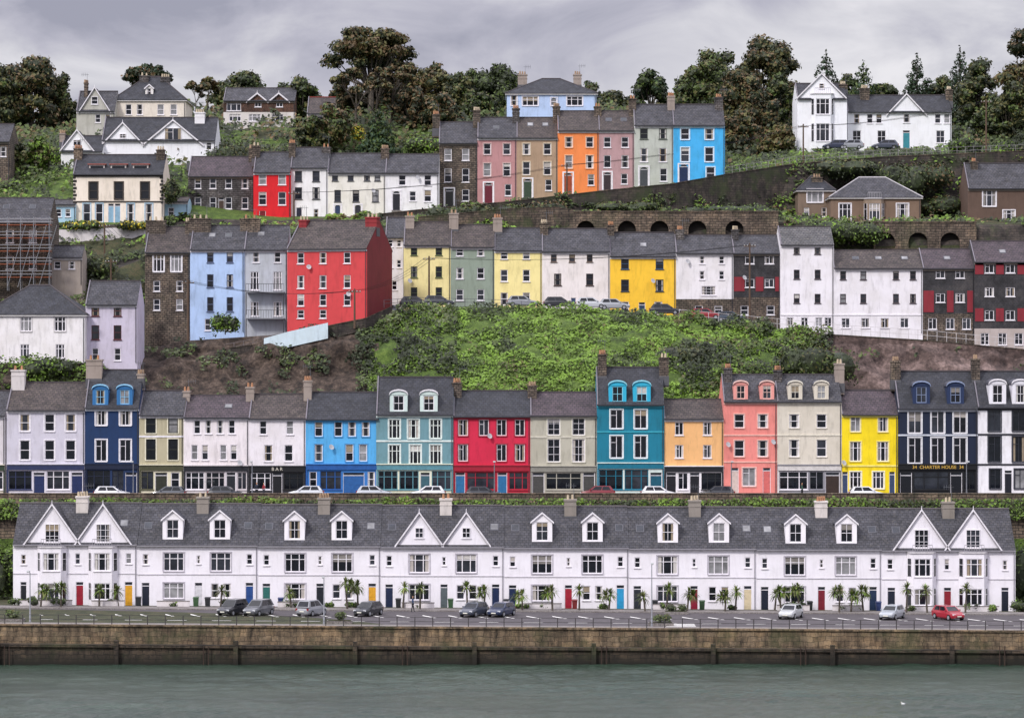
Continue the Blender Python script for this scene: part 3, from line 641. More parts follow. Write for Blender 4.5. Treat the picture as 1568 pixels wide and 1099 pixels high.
for i,(u0,u1,kind,gs) in enumerate(units):
    mid=(u0+u1)/2; dv=(mid-784)*.0065; c=(gs[0]+gs[1])/2; dc=dcol[i]
    W=[];Dr=[]
    bl=u0+13; brr=u1-13
    base=931+dv
    if kind!='end':
        W.append(W_(gs,849+dv,877+dv,31,'tri',None,'bdb8c2'))
        W.append(W_([bl,brr],851+dv,867+dv,9)); 
        W.append(W_([gs[0]],895+dv,919+dv,31,'tri',None,'bdb8c2')); W.append(W_([gs[1]-9,gs[1]+10],896+dv,918+dv,12,'sash'))
        Dr=[(c+2,895+dv,12,dc[0]),(bl,895+dv,12.5,dcol[i-1][2]),(brr,895+dv,12.5,dc[1])]
        W.append(W_([c+2],853+dv,866+dv,6))
    else:
        if i==0: W.append(W_([197],851+dv,867+dv,9)); Dr=[(122,895+dv,12,dc[0]),(197,895+dv,12.5,dc[1]),(36,895+dv,10,'23242c')]; W.append(W_([36],853+dv,868+dv,8))
        else: W.append(W_([1363],851+dv,867+dv,9)); Dr=[(1451,895+dv,12,dc[0]),(1365,895+dv,12.5,dcol[6][2]),(1539,895+dv,12,'1c2130')]; W.append(W_([1539],853+dv,868+dv,8))
        W.append(W_([119 if i==0 else 1450],851+dv,868+dv,8))
    dorm=[]
    if kind=='dorm': dorm=[(g,783+dv,828+dv,31,'f4f0f6','gable') for g in gs]
    sk=[(u0+17,808+dv),(u1-15,808+dv)] if kind!='end' else ([(190,806+dv)] if i==0 else [(1372,812)])
    b=house('white_terraced_house',u0,u1,base,834+dv,774+dv,0,WA,'slate',W,Dr,9.5,[(prevc[i],763+dv,18)],dorm,sky=sk,grime=GA,chm=paint('8f8780') if i%3 else paint('d8d0cc'),finish=False,ridgecol='6a6468',trim=None,verge=False,gut='8f8c94')
    x0,x1,zb,ze,zr,ym=b.info
    b.box('string_course',flat('c8c4cc'),x0+.02,x1-.02,-.06,-.003,Z(883+dv,0),Z(881.5+dv,0))
    b.box('plinth',flat('a8a1a1',.8),x0+.02,x1-.02,-.05,-.003,zb-.3,zb+.0)
    if kind=='gable':
        for g in gs: crossgable(b,g,36,836+dv,785+dv,-.02,zr,9.5,paint(WA,GA),SL['slate'],(808+dv,824+dv,13,'four'))
    if kind=='end':
        for g in gs:
            crossgable(b,g,43,838+dv,776+dv,-.02,zr,9.5,paint(WA,GA),SL['slate'],(806+dv,834+dv,22,'grid'))
            bay(b,X(g,0),30/14,-.03,zb,Z(842+dv,0),[(Z(877+dv,0),Z(850+dv,0)),(Z(921+dv,0),Z(896+dv,0))],paint(WA,GA))
    b.finish()
def blobs_leaf(name,blobs,n,size,keys,weights,parent=None,loc=(0,0,0),inner=.25):
    C=[];Nn=[];Sz=[];M=[]
    wts=np.array([(b_[3]*b_[5]+b_[3]*b_[4])for b_ in blobs]); wts/=wts.sum()
    for bi,(bx,by,bz,rx,ry,rz) in enumerate(blobs):
        k=int(n*wts[bi])+1
        d=rng.normal(size=(k,3)); d/=np.linalg.norm(d,axis=1,keepdims=True)
        r=1-inner*rng.random((k,1))**1.5+ .14*rng.normal(size=(k,1))
        P=d*r*np.array([rx,ry,rz])+np.array([bx,by,bz]); C.append(P); Nn.append(d+.55*rng.normal(size=(k,3))+np.array([0,0,.25])); Sz.append(size*rng.uniform(.6,1.4,k))
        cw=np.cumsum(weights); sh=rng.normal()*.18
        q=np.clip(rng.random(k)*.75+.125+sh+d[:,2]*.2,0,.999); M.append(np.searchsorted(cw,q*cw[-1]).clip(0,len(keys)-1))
    return leafmesh(name,np.concatenate(C),np.concatenate(Nn),np.concatenate(Sz),np.concatenate(M),[LM[k] for k in keys],parent,loc)
def ico(b,part,mat,c,r):
    bm=bmesh.new(); bmesh.ops.create_icosphere(bm,subdivisions=2,radius=1)
    vs=[]
    for v in bm.verts:
        k=1+.25*noise.noise(v.co*2.3+Vector(c)*.7); vs.append((c[0]+v.co.x*r[0]*k,c[1]+v.co.y*r[1]*k,c[2]+v.co.z*r[2]*k))
    fs=[tuple(q.index for q in f.verts) for f in bm.faces]; bm.free(); b.raw(part,mat,vs,fs)
def bush(name,x,y,z,w,h,keys=('dk','mid','br'),wt=(.4,.4,.2),n=500,size=.22):
    b=Bld(name,(x,y,z)); bl=[]
    for i in range(max(2,int(w/.7))):
        bl.append((x+random.uniform(-.35,.35)*w,y+random.uniform(-.25,.25)*w*.6,z+h*random.uniform(.35,.6),w*.28,w*.25,h*.42))
    for q in bl: ico(b,'dark_bush_core',LM['dk'],q[:3],(q[3]*.75,q[4]*.75,q[5]*.75))  # added dark blobs inside the leaves, close the see-through gaps
    b.tube('stem',M_BARK,(x,y,z-.2),(x,y,z+h*.5),.08,.05)
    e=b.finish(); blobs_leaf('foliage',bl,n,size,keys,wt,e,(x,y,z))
def palm(u,y,hpx):
    x=X(u,y); z=zA(x)+.05; h=hpx/14*random.uniform(.85,1.05); b=Bld('cabbage_palm',(x,y,z))
    ln=random.uniform(-.25,.25); top=Vector((x+ln,y,z+h)); b.tube('trunk',M_BARK,(x,y,z-.1),tuple(top),.12,.08,7)
    hd=[top]
    if random.random()<.5: q=top+Vector((random.choice([-.5,.5]),.1,-.15)); b.tube('trunk',M_BARK,(x+ln*.6,y,z+h*.6),tuple(q),.08,.06,6); hd.append(q)
    for t in hd:
        for i in range(75):
            a=random.uniform(0,6.28); el=random.uniform(-.9,1.4); ll=random.uniform(.75,1.25)
            d=Vector((math.cos(a)*math.cos(el),math.sin(a)*math.cos(el),math.sin(el))); w=d.cross(Vector((0,0,1))).normalized()*.055
            p1=t+d*ll*.6; p2=t+d*ll+Vector((0,0,-.25*ll))
            mt=LM[random.choice(['mid','pf','pf','br','gy'])]
            b.raw('fronds',mt,[tuple(t-w*.6),tuple(t+w*.6),tuple(p1+w),tuple(p1-w),tuple(p2)],[(0,1,2,3),(3,2,4)])
    b.finish()
for u in [62,93,152,182,338,446,532,548,617,643,716,742,800,846,887,932,988,1020,1052,1110,1126,1186,1196,1222,1285,1303,1322,1388,1420,1478]:
    palm(u,random.uniform(-5,-2.3),random.choice([26,30,34,38]))
for u,w,h in [(22,2,.9),(60,2.5,1.2),(90,2.2,1),(98,1.5,.8),(170,1.4,1),(268,1.6,.7),(350,2.6,1.0),(447,2,.8),(505,1,.8),(535,2,.8),(640,1.2,.6),(722,1.6,.9),(800,1.5,.7),(836,1.4,.7),(925,1.5,.8),(1019,1.4,.9),(1120,1.2,.7),(1215,2.6,1.1),(1225,2,1.2),(1290,1.8,.9),(1310,1.4,.8),(1400,1.8,.8),(1490,2,1.0),(1520,1.6,.9),(1563,2.5,1.4)]:
    x=X(u,-2.5); bush('garden_shrub',x,-2.2,zA(x),w,h,n=260,size=.18)
for u,y in [(18,-22),(520,-22),(1012,-22),(1035,-7)]:
    x=X(u,y); b=Bld('planter_bed',(x,y,zA(x))); b.box('kerb',M_PAVE,x-1.3,x+1.3,y-.7,y+.7,zA(x)-.05,zA(x)+.3); b.box('soil',M_SCRUB,x-1.15,x+1.15,y-.55,y+.55,zA(x)+.3,zA(x)+.36); b.finish()
    bush('planter_shrub',x,y,zA(x)+.3,2.0,.9,('gy','mid','ol'),(.4,.4,.2),260,.18)
for (u0,u1) in [(30,110),(140,190),(240,290),(425,470),(615,665),(800,860),(1000,1050),(1190,1240),(1275,1320),(1390,1440),(1465,1530)]:
    x0=X(u0,-2.6);x1=X(u1,-2.6); b=Bld('garden_wall',(x0,-2.6,0)); z=zA(x0); b.box('p',paint('dcd6d8'),x0,x1,-2.5,-2.3,z-.3,z+.65); b.box('p',M_PAVE,x0-.03,x1+.03,-2.54,-2.26,z+.652,z+.72); single(b,'p')
for u,c_ in [(212,'2a2c30'),(300,'3a5a3a'),(318,'2a2c30'),(430,'2a3a6a'),(610,'2a2c30'),(690,'3a5a3a'),(775,'2a2c30'),(880,'7a2a2a'),(1003,'2a2c30'),(1075,'3a5a3a'),(1240,'2a2c30'),(1345,'2a3a6a')]:
    y=-1.6; x=X(u,y); z=zA(x); b=Bld('wheelie_bin',(x,y,z)); m=flat(c_,.5)
    b.raw('bin',m,[(x-.24,y-.26,z+.08),(x+.24,y-.26,z+.08),(x+.24,y+.24,z+.08),(x-.24,y+.24,z+.08),(x-.29,y-.34,z+.98),(x+.29,y-.34,z+.98),(x+.29,y+.3,z+.98),(x-.29,y+.3,z+.98)],[(0,3,2,1),(0,1,5,4),(1,2,6,5),(2,3,7,6),(3,0,4,7)])
    b.slab('lid',m,[(x-.32,y-.38,z+1.03),(x+.32,y-.38,z+1.03),(x+.32,y+.34,z+1.1),(x-.32,y+.34,z+1.1)],.06); b.tube('wheel',flat('17171a'),(x-.26,y+.26,z+.1),(x+.26,y+.26,z+.1),.1,n=8); b.finish()
C=[];Nn=[];Sz=[];M=[]
for i in range(17000):
    u=random.uniform(-150,1720); x=X(u,15.6)
    k=noise.noise(Vector((x*.12,3,0)))+.25*noise.noise(Vector((x*.7,9,0)))
    h=.5+1.5*max(0,k+.28); z=11.2-random.random()*2.3 + (h-.9)*.55*random.random()
    if z>10.9+ .6*h: continue
    C.append((x,15.6-random.random()*.7,z)); Nn.append((random.gauss(0,.4),-1,random.gauss(.4,.4))); Sz.append(random.uniform(.2,.42)); M.append(min(3,int(random.random()*2+1.5*max(0,k+.5))))
leafmesh('trailing_hedge',C,Nn,Sz,M,[LM['dk'],LM['mid'],LM['br'],LM['ol']])
for u in (-30,5,1575,1610): bush('tall_shrub',X(u,8),8,0,5,7,n=2200,size=.32)
# ================================================================= ROW B (shops street)
y=28; B3=lambda us,w=15,**k:[W_(us,636,661,w,**k),W_(us,676,704,w,**k)]
house('grey_shop_house',10,130,757,625,585,y,'cdc9d6','brown',[W_([38,76,108],634,660,15,'sash',None,WHITE),W_([38,76,108],674,704,15,'sash',None,WHITE)],ch=[(30,566,20)],shop=(711,'d6d2de','2a3358','g2 d1 g2 d1','23305a'),chm=paint('cfc8c8'))
house('navy_shop_house',130,213,757,621,566,y,'13325e','dark',[W_([155,192],625,651,17,'case',None,WHITE),W_([155,192],673,706,17,'case',None,WHITE)],ch=[(146,550,24),(217,572,10)],dorm=[(156,588,620,24,'2f6fa8','arch','8fc6ea'),(193,588,620,24,'2f6fa8','arch','8fc6ea')],shop=(710,'183058','101c38','g2 g1 d1','1a2c50'),trim='dfe4ee')
house('olive_shop_house',213,281,757,633,598,y,'b8b094','slate',[W_([231,265],636,663,15,'sash','33352e','e8e2cc'),W_([231,265],672,704,15,'sash','33352e','e8e2cc')],shop=(712,'d9d3bb','4a4a34','g1 d1 w1','33352c'),bands=[668])
house('white_shop_house',281,381,757,637,605,y,'ece4e8','purple',[W_([302,319,337,355],642,664,10),W_([298,314,342,358],681,704,10)],ch=[(287,598,10),(384,592,12)],shop=(713,'cfc8cc','1c1e26','g2 g2 d1 g1','262a30'),sky=[(350,622)],dishes=[(368,708)])
house('white_public_house',381,468,757,638,603,y,'ece6ec','brown',[W_([403,444],643,665,11),W_([411,442],681,706,13),],ch=[(472,582,12)],shop=(714,'3a3a40','111216','g2 d1 g2','1b1c20',"B A R",'dcd6c8'))
house('sky_blue_house',468,580,757,639,600,y,'56aee8','dark',[W_([488,518,539,560],642,668,12),W_([488,535,556],680,706,12)],shop=(711,'3878c0','2058a0','w1 g2 d2 w1','2b5f9e'),trim='4f9bd0',dishes=[(508,684)])
house('teal_grey_house',576,694,757,631,577,y-.15,'6c949e','dark',[W_([604,633,667],642,671,17,'tri','e9efe9','dfeae6'),W_([604,636,667],681,710,17,'tri','e9efe9','dfeae6')],dorm=[(611,596,630,27,'cfe0dc','arch'),(657,596,630,27,'cfe0dc','arch')],shop=(711,'dfe2cc','5b8f9c','g2 g2 d1 g2','3f6470'),trim='dfeae6',bands=[675])
house('crimson_house',694,812,757,635,598,y,'d22448','dark',[W_([709,741,768,796],642,667,15,'case'),W_([709,768,796],680,706,15,'case')],ch=[(700,585,14),(815,590,14)],shop=(713,'b02038','a01830','d1 g3 d1 g2','2e6fa0'),dishes=[(750,667)],trim='a82038')
house('beige_house',812,914,757,634,600,y,'b9b5a6','purple',[W_([848,886],639,666,19,'grid',None,'dad6c6'),W_([848,886],672,707,19,'grid',None,'dad6c6')],shop=(714,'b0aca0','8c8a82','d1 g3 d1','4b4a48'),bands=[669],trim='cfcabb')
house('teal_shop_house',914,1017,757,616,562,y-.2,'0f7892','dark',[W_([944,981],627,656,19,'case',None,'e4eef0'),W_([944,981],667,701,19,'case',None,'e4eef0')],ch=[(922,542,13),(1016,547,14)],dorm=[(945,582,616,27,'2fb0d4','arch','8fd8ec'),(982,582,616,27,'2fb0d4','arch','8fd8ec')],shop=(709,'d4e2de','10708a','g2 g2 d1','1b5a70'),trim='2f9fb4',bands=[661],chm=ST['house'])
house('peach_house',1017,1108,757,639,611,y,'efb87c','brown',[W_([1040,1083],646,666,13,'case'),W_([1040,1083],681,701,13,'case')],shop=(714,'ece8ec','1a1c22','d1 g1 d1 g2','1e1e24'))
house('pink_house',1108,1190,757,612,573,y,'ea8c84','slate',[W_([1132,1168],634,655,15,'sash',None,'f0b8aa'),W_([1132,1168],674,699,15,'sash',None,'f0b8aa'),W_([1147],716,744,20,'case',None,'f0c4b8')],Dr=[(1125,716,12,'d8c4bc'),(1174,716,12,'d8706c')],ch=[(1114,563,12),(1190,566,12)],dorm=[(1133,582,612,22,'e59a92','arch','f0c8be'),(1173,582,612,22,'e59a92','arch','f0c8be')],trim='eab0a4',bands=[666,707],dishes=[(1115,680),(1184,676)])
house('cream_house',1190,1289,757,612,573,y,'d8d0c2','slate',[W_([1216,1258],634,655,15,'sash',None,'e6dfd0'),W_([1216,1258],673,699,15,'sash',None,'e6dfd0')],ch=[(1284,556,14)],dorm=[(1216,582,612,22,'d8cfc0','arch','e6dfd0'),(1256,582,612,22,'d8cfc0','arch','e6dfd0')],shop=(712,'8f8e96','d6d2d0','g2 g1 d1','3a2d28'),trim='ddd6c6',bands=[666])
house('yellow_house',1289,1375,757,632,597,y,'f6da14','purple',[W_([1310,1352],637,661,15,'case',None,'f3e27a'),W_([1310,1352],676,706,17,'tri',None,'f3e27a'),W_([1310,1345],722,748,17,'tri',None,'f3f0d0')],Dr=[(1294,722,9,'3a4a6a'),(1366,722,9,'3a4a6a')],bands=[713],trim='f0e27c',dishes=[(1292,708)])
house('navy_guest_house',1375,1497,757,622,568,y-.1,'111e38','dark',[W_([1401,1436,1470],627,663,20,'case',None,'e6e6ea'),W_([1401,1436,1470],670,709,20,'case',None,'e6e6ea')],ch=[(1370,552,14),(1492,549,12)],dorm=[(1409,583,618,26,'1f3054','arch','8a98b8'),(1461,583,618,26,'1f3054','arch','8a98b8')],shop=(711,'0f1219','0a0b10','d1 g3 d1 g1','10141c','34  CHARTER HOUSE  34'),trim='c8ccd8',bands=[666])
house('white_guest_house',1497,1590,757,620,568,y,'eeecf2','dark',[W_([1523,1560],626,660,19,'case','2a2c36','3a3c46'),W_([1523,1560],668,707,19,'case','2a2c36','3a3c46'),W_([1524,1562],718,748,17,'case','2a2c36','3a3c46')],Dr=[(1544,720,12,'1c1e28')],dorm=[(1525,580,618,26,'e8e6ee','arch'),(1560,580,618,26,'e8e6ee','arch')],trim='23242e',bands=[665,711],chm=paint('8a8088'))
house('cream_shop_house',1590,1690,757,630,590,y,'cfc8b8','slate',B3([1615,1665]),shop=(712,'cfc8b8','4a3030','g2 d1 g2','3a2020'))
house('white_shop_house',-110,8,757,634,598,y,'dcd6dc','slate',B3([-80,-40,-10]),shop=(712,'cfc8b8','304030','g2 d1 g2','203020'))
sheet('street_road',M_ASPH,-190,190,16.6,25.6,10.99+.03); sheet('street_pavement',M_PAVE,-190,190,25.6,28.2,11.12)
# ================================================================= ROW C
G3=lambda us,a,b_,c_,w=10,**k:[W_(us,a[0],a[1],w,**k),W_(us,b_[0],b_[1],w,**k),W_(us,c_[0],c_[1],w,**k)]
house('white_hillside_house',-25,130,555,481,437,49,'ece8ea','dark',[W_([40,92],485,507,17,'tri',None,'d0cccc'),W_([38,92],527,548,14,'tri')],hip=True,dep=10)
house('lilac_house',131,210,555,464,430,51,'cac2d4','slate',[W_([146,180],468,484,12,frame='5a2a30'),W_([146,180],498,520,12,frame='5a2a30'),W_([146,180],533,552,10)],dep=8)
house('stone_house_with_bay',222,291,508,384,347,68,ST['house'],'brown',[W_([243,270],388,416,16,'tri',None,WHITE),W_([240,275],430,446,10),W_([240,275],458,475,10)],ch=[(240,338,30),(290,340,10)])
house('pale_blue_house',291,374,508,380,345,67.8,'b2caf0','slate',G3([322,352],(386,402),(420,440),(455,477),10,frame='5a6480')+[W_([318,350],488,506,9)],ch=[(308,335,32)],sky=[(325,360),(350,360)],chm=ST['house'])
b=house('grey_house_with_balconies',374,440,512,380,345,68,'bcc0ca','slate',[W_([392,425],386,402,10),W_([390,425],416,444,13,'tri'),W_([390,425],462,484,13,'tri')],ch=[(384,335,30)],sky=[(400,358)],finish=False,chm=ST['house'])
dk=flat('3a3c42',.5)
for v in (447,487):
    z=Z(v,68); xa=X(378,68); xb=X(436,68); b.box('balcony',flat('8f9096'),xa,xb,66.4,67.99,z-.12,z)
    for i in range(16): xx=xa+(xb-xa)*i/15; b.box('balcony_rail',dk,xx-.02,xx+.02,66.42,66.46,z,z+1)
    b.box('balcony_rail',dk,xa,xb,66.4,66.48,z+1,z+1.06)
    for xx in (xa,xb-.1): b.box('balcony',dk,xx,xx+.1,66.4,66.5,z-3,z-.12)
b.finish()
house('red_house',433,562,497,378,337,63,'cf4448','brown',G3([455,491,530],(386,403),(421,441),(450,468),11,st='sash')+[W_([455,491],474,487,11)],ch=[(446,336,12),(556,333,18)],yaw=math.radians(-15),gable_shade_col='781e28',dep=11,dishes=[(470,408),(534,450)],chm=paint('8e2a30'))  # gable end's shade is put into its colour as a darker red
house('white_cottage',590,620,462,362,333,82,'dfdce4','slate',[W_([598,611],366,378,7),W_([598,611],398,410,7),W_([604],430,444,8)])
YC=78
house('pale_yellow_house',618,690,466,373,340,YC,'efe0a0','brown',G3([634,672],(379,391),(408,425),(440,457),10,frame='5a6440'),ch=[(628,331,13),(695,327,14)],dishes=[(628,430)])
house('grey_green_house',690,757,471,376,344,YC,'8f9c8e','brown',G3([704,736],(380,392),(410,427),(443,460),11),ch=[(762,334,14)])
house('pale_yellow_house',757,830,475,381,349,YC,'f6e6a0','slate',G3([772,806],(385,397),(413,431),(448,467),11),ch=[(833,342,12)])
house('white_house',830,934,480,383,350,YC,'ece4e2','slate',[W_([848,876,903],389,401,9,frame='6a5a50'),W_([854,903],419,437,11,frame='4a3c38'),W_([854,903],455,472,11)],ch=[(935,345,10)],Dr=[(878,456,8,'3a4a68')])
house('golden_yellow_house',934,1035,489,390,356,YC,'f8c638','slate',[W_([957,1010],396,412,12,frame='2c4a6a'),W_([957,1010],428,446,12,frame='2c3a4a'),W_([957,1008],462,482,12)],ch=[(1041,352,12)],Dr=[(983,463,10,'28405c')],dishes=[(1000,430)],sky=[(985,375)])
house('white_house',1035,1123,492,386,360,YC,'ece8ec','slate',[W_([1075,1105],392,404,8),W_([1075,1105],415,428,8),W_([1085],438,452,22,'grid'),W_([1070,1100],468,480,12)],lower=(458,ST['house']),ch=[(1125,352,10)],dishes=[(1053,400)])
house('slate_hung_house',1123,1195,494,386,360,YC,ST['slab'],'slate',[W_([1148,1178],391,404,14,'case'),W_([1148,1178],427,440,14,'case'),W_([1140,1180],468,482,12)],lower=(455,ST['house']),dishes=[(1140,425)])
RC='862632'
for (u0,u1,v0,v1) in ((1124,1194,424,446),):
    b=Bld('red_cladding_panel',(X(u0,YC-.1),YC-.1,Z(v1,YC))); 
    for (a,c) in ((u0,1140),(1157,1169),(1187,u1)): b.box('p',paint(RC),X(a,YC),X(c,YC),YC-.06,YC-.004,Z(v1,YC),Z(v0,YC))
    single(b,'p')
house('tall_white_house',1195,1277,505,373,347,YC-1,'eeeaf0','light',G3([1220,1252],(379,389),(413,427),(450,464),9,frame='4a4044')+[W_([1210,1232,1254,1268],486,500,11,'case')],ch=[],bands=[482])
house('long_white_house',1277,1413,510,409,383,YC-1,'ece8ee','brown',[W_([1291,1322,1372,1398],414,428,9,frame='4a4044'),W_([1291,1322,1372,1398],450,464,9,frame='4a4044'),W_([1295,1325,1355,1385],487,502,13,'case')],bands=[482],sky=[(1310,395),(1345,395),(1385,395)])
house('slate_hung_house',1413,1492,515,409,381,YC-1,ST['slab'],'purple',[W_([1440,1470],414,426,14,'case'),W_([1440,1470],449,463,14,'case'),W_([1428,1455,1480],487,504,13,'case')],lower=(480,ST['house']),sky=[(1450,395)])
house('slate_hung_house',1492,1640,531,399,369,YC-1.5,ST['slab'],'purple',[W_([1515,1547,1595],404,418,14,'case'),W_([1515,1547,1595],440,454,14,'case'),W_([1515,1547,1595],475,490,14,'case'),W_([1508,1535,1560],510,528,13,'case')],lower=(503,paint('b8aca8')),sky=[(1535,385)])
for (yy,L4) in ((YC-1,[(1414,1430,445,478),(1450,1460,445,478),(1481,1491,445,478)]),(YC-1.5,[(1493,1506,402,420),(1525,1537,402,420),(1558,1580,402,420),(1493,1506,472,492),(1525,1537,472,492),(1558,1580,472,492)])):
    for (a,c,v0,v1) in L4:
        b=Bld('red_cladding_panel',(X(a,yy),yy,Z(v1,yy))); b.box('p',paint(RC),X(a,yy),X(c,yy),yy-.06,yy-.004,Z(v1,yy),Z(v0,yy)); single(b,'p')
house('white_house',1640,1760,540,405,375,YC-1.5,'cfc8cc','slate',G3([1665,1710],(410,425),(445,460),(480,495)))
house('house_under_renovation',-70,76,440,338,303,78,ST['house'],'slate',[W_([15,50],352,372,12),W_([15,50],392,412,12)],sky=[(10,316),(50,316)])
b=Bld('scaffolding',(X(-5,76),76,Z(440,76))); tm=flat('8a8c92',.4); pl=flat('a05a3c',.8)
for u in (-30,-10,12,32,52,76):
    for yy in (75.6,77): b.tube('poles',tm,(X(u,76),yy,Z(445,76)),(X(u,76),yy,Z(332,76)),.05,n=6)
for v in (345,365,385,405,425):
    b.box('boards',pl,X(-32,76),X(78,76),75.7,76.9,Z(v,76),Z(v,76)+.08)
    for yy in (75.55,77.05):
        b.tube('poles',tm,(X(-32,76),yy,Z(v-10,76)),(X(80,76),yy,Z(v-10,76)),.04,n=5); b.tube('poles',tm,(X(-32,76),yy,Z(v-5,76)),(X(80,76),yy,Z(v-5,76)),.04,n=5)
for i in range(4): b.tube('poles',tm,(X(12+16*i,76),75.5,Z(440,76)),(X(40+16*i,76),75.5,Z(345,76)),.04,n=5)
b.finish()
house('rendered_outbuilding',72,126,436,392,376,80,'a89c94','slate',[W_([88,110],400,412,10)],dep=5)
# ================================================================= ROW D
b=house('cream_villa',112,250,344,265,237,104,'f0e4d6','dark',[W_([143,182,222],279,305,13,'sash','3a3430','4a4038'),W_([133,152,200,228],312,340,11,'sash',None,'a9c8dc')],Dr=[(170,312,9,'8fb4cc'),(180,312,9,'8fb4cc')],ch=[(121,228,12),(247,230,12)],dep=9,bands=[309],finish=False,trim='3a3430')
for u in (148,181,215): 
    xx=X(u,105); b.box('dormers',flat('c8c0bc'),xx-1.1,xx+1.1,105.2,108,Z(262,105),Z(252,105)); b.box('windows',GD,xx-.9,xx+.9,105.15,105.21,Z(261,105),Z(254,105)); b.slab('dormers',flat('b05a4a'),[(xx-1.3,105,Z(251,105)),(xx+1.3,105,Z(251,105)),(xx+1.3,108,Z(249,105)),(xx-1.3,108,Z(249,105))],.1)
x0,x1,zb,ze,zr,ym=b.info
for xx in (x0,x1-.5):
    for k in range(9): b.box('quoins',flat('2e2a28',.8),xx+(0 if xx==x0 else (.0 if k%2 else .15)),xx+(.5 if k%2==0 or xx!=x0 else .35),103.95,103.996,zb+3+k*.5,zb+3.35+k*.5)
b.finish()
house('blue_outbuilding',76,116,345,312,306,103.5,'a9cbe0','slate',[W_([90,104],320,332,8)],dep=5)
house('blue_outbuilding',246,288,345,308,302,106,'a9cbe0','brown',[W_([262],318,330,9)],dep=5)
YD=118
house('grey_stone_house',288,389,333,268,240,YD-5,ST['grey'],'purple',[W_([303,326,350,375],273,289,10),W_([303,326,350,375],302,320,10)],ch=[(291,262,6),(388,228,12)],Dr=[(339,303,9,'4a3a30')])
house('red_terrace_house',388,445,342,262,233,YD-7,'dc1824','slate',[W_([402,432],266,283,12),W_([402,432],294,314,12)],Dr=[(402,323,10,'7a1820')],ch=[(393,224,12),(448,220,10)],sky=[])
house('white_terrace_house',445,502,336,255,226,YD-6,'f0eef0','slate',[W_([457,484],262,278,11,frame='4a4a50'),W_([457,484],287,305,11,frame='4a4a50'),W_([484],320,333,8)],Dr=[(458,318,9,'28283a')],ch=[(500,226,13)])
house('white_terrace_house',502,590,331,263,235,YD-6,'ece8e0','slate',[W_([513,537,562,578],267,277,9,frame='4a4a50'),W_([517,545,575],291,309,10,frame='4a4a50')],Dr=[(517,314,9,'304060','a'),(548,314,10,'303038','a')],ch=[(590,228,12)],dishes=[(572,292)])
house('white_terrace_house',590,672,322,263,236,YD-6,'f0eef2','slate',[W_([616,655],268,284,11),W_([655],291,309,11),W_([632],293,308,10)],Dr=[(607,293,12,'24242c','a')],dishes=[(640,272)])
house('brown_stone_house',672,731,317,217,187,YD,ST['house'],'slate',[W_([686,713],228,246,11),W_([686,713],258,279,11),W_([713],290,308,11)],Dr=[(688,289,13,'2a2a2a','a')],ch=[(668,176,11),(730,170,11)])
house('dusty_pink_house',731,791,311,209,180,YD,'b98789','slate',[W_([746,776],220,237,11,su='d0b0ac'),W_([746,776],250,270,11,su='d0b0ac'),W_([778],282,300,10)],Dr=[(748,280,13,'6a2030','a')],ch=[(790,167,11)],sky=[(760,195)])
house('tan_terrace_house',791,854,303,209,180,YD,'ad927a','brown',[W_([806,838],220,237,11,su='d8c8b0'),W_([806,838],248,268,11,su='d8c8b0'),W_([840],275,292,10)],Dr=[(808,274,13,'3a4a3a','a')],ch=[(852,164,11)],sky=[(812,190),(835,190)])
house('orange_terrace_house',854,917,297,198,170,YD,'f08a4c','brown',[W_([871,903],210,226,11,su='f0b890'),W_([871,903],238,258,11,su='f0b890'),W_([905],267,284,10)],Dr=[(870,265,13,'a04a2a','a')],ch=[(915,164,11)])
house('mauve_terrace_house',917,971,291,198,170,YD,'b79396','brown',[W_([930,957],210,226,11),W_([930,957],238,257,11),W_([956],266,282,10)],Dr=[(930,264,12,'382c30','a')],ch=[(968,152,11)],sky=[(932,183),(955,183)])
house('pale_grey_house',971,1031,285,190,160,YD,'bcc0b8','slate',[W_([986,1015],197,213,12,frame='5a6058'),W_([986,1015],227,248,12),W_([1016],258,278,11)],Dr=[(986,256,13,'484c50','a')],ch=[(1027,148,11)])
house('sky_blue_terrace_house',1031,1110,279,190,160,YD,'44b0ec','slate',[W_([1049,1086],197,214,13,su='cfe8f6'),W_([1049,1086],226,248,13,su='cfe8f6'),W_([1088],256,275,13,su='cfe8f6')],Dr=[(1047,252,14,'1c2c50','a')],ch=[(1100,150,12)],trim='cfe8f6')
house('brown_lodge',1222,1277,334,291,270,118,paint('7c6a5c'),'dark',[W_([1248],290,310,24,'tri',None,WHITE),W_([1235,1262],318,332,8)],hip=True,dep=6,ch=[(1250,272,16)])
b=house('stone_lodge',1272,1410,340,302,272,112,paint('7c6656'),'slate',[W_([1294],312,338,18,'tri',None,WHITE),W_([1382],312,338,18,'tri',None,WHITE)],hip=True,dep=9,finish=False,ridgecol='b8b4b8')
xc=X(1338,112); bay(b,xc,20/S(112),111.98,Z(340,112),Z(305,112),[(Z(337,112),Z(312,112))],paint('978474')); b.finish()
house('brown_brick_house',1482,1640,340,286,250,112,paint('624e44'),'slate',[W_([1515],291,316,20,'tri',None,WHITE),W_([1545],322,338,18,'tri',None,WHITE)],ch=[(1490,248,10)])
house('white_gabled_house',156,330,250,213,180,134,'f0f0f6','dark',[W_([320],215,230,8)],cross=[(188,32,222,188,(205,212,10,'four')),(265,46,222,184,(196,218,26,'case'))],ch=[(307,173,15)],dep=9,chm=paint('e8e6ea'),grime=.3)
house('white_gabled_house',93,157,262,230,208,132,'f0f0f4','dark',[W_([133,145],238,252,7)],cross=[(118,26,232,199,(214,224,12,'case'))],dep=8,ch=[(97,205,8)],grime=.3)
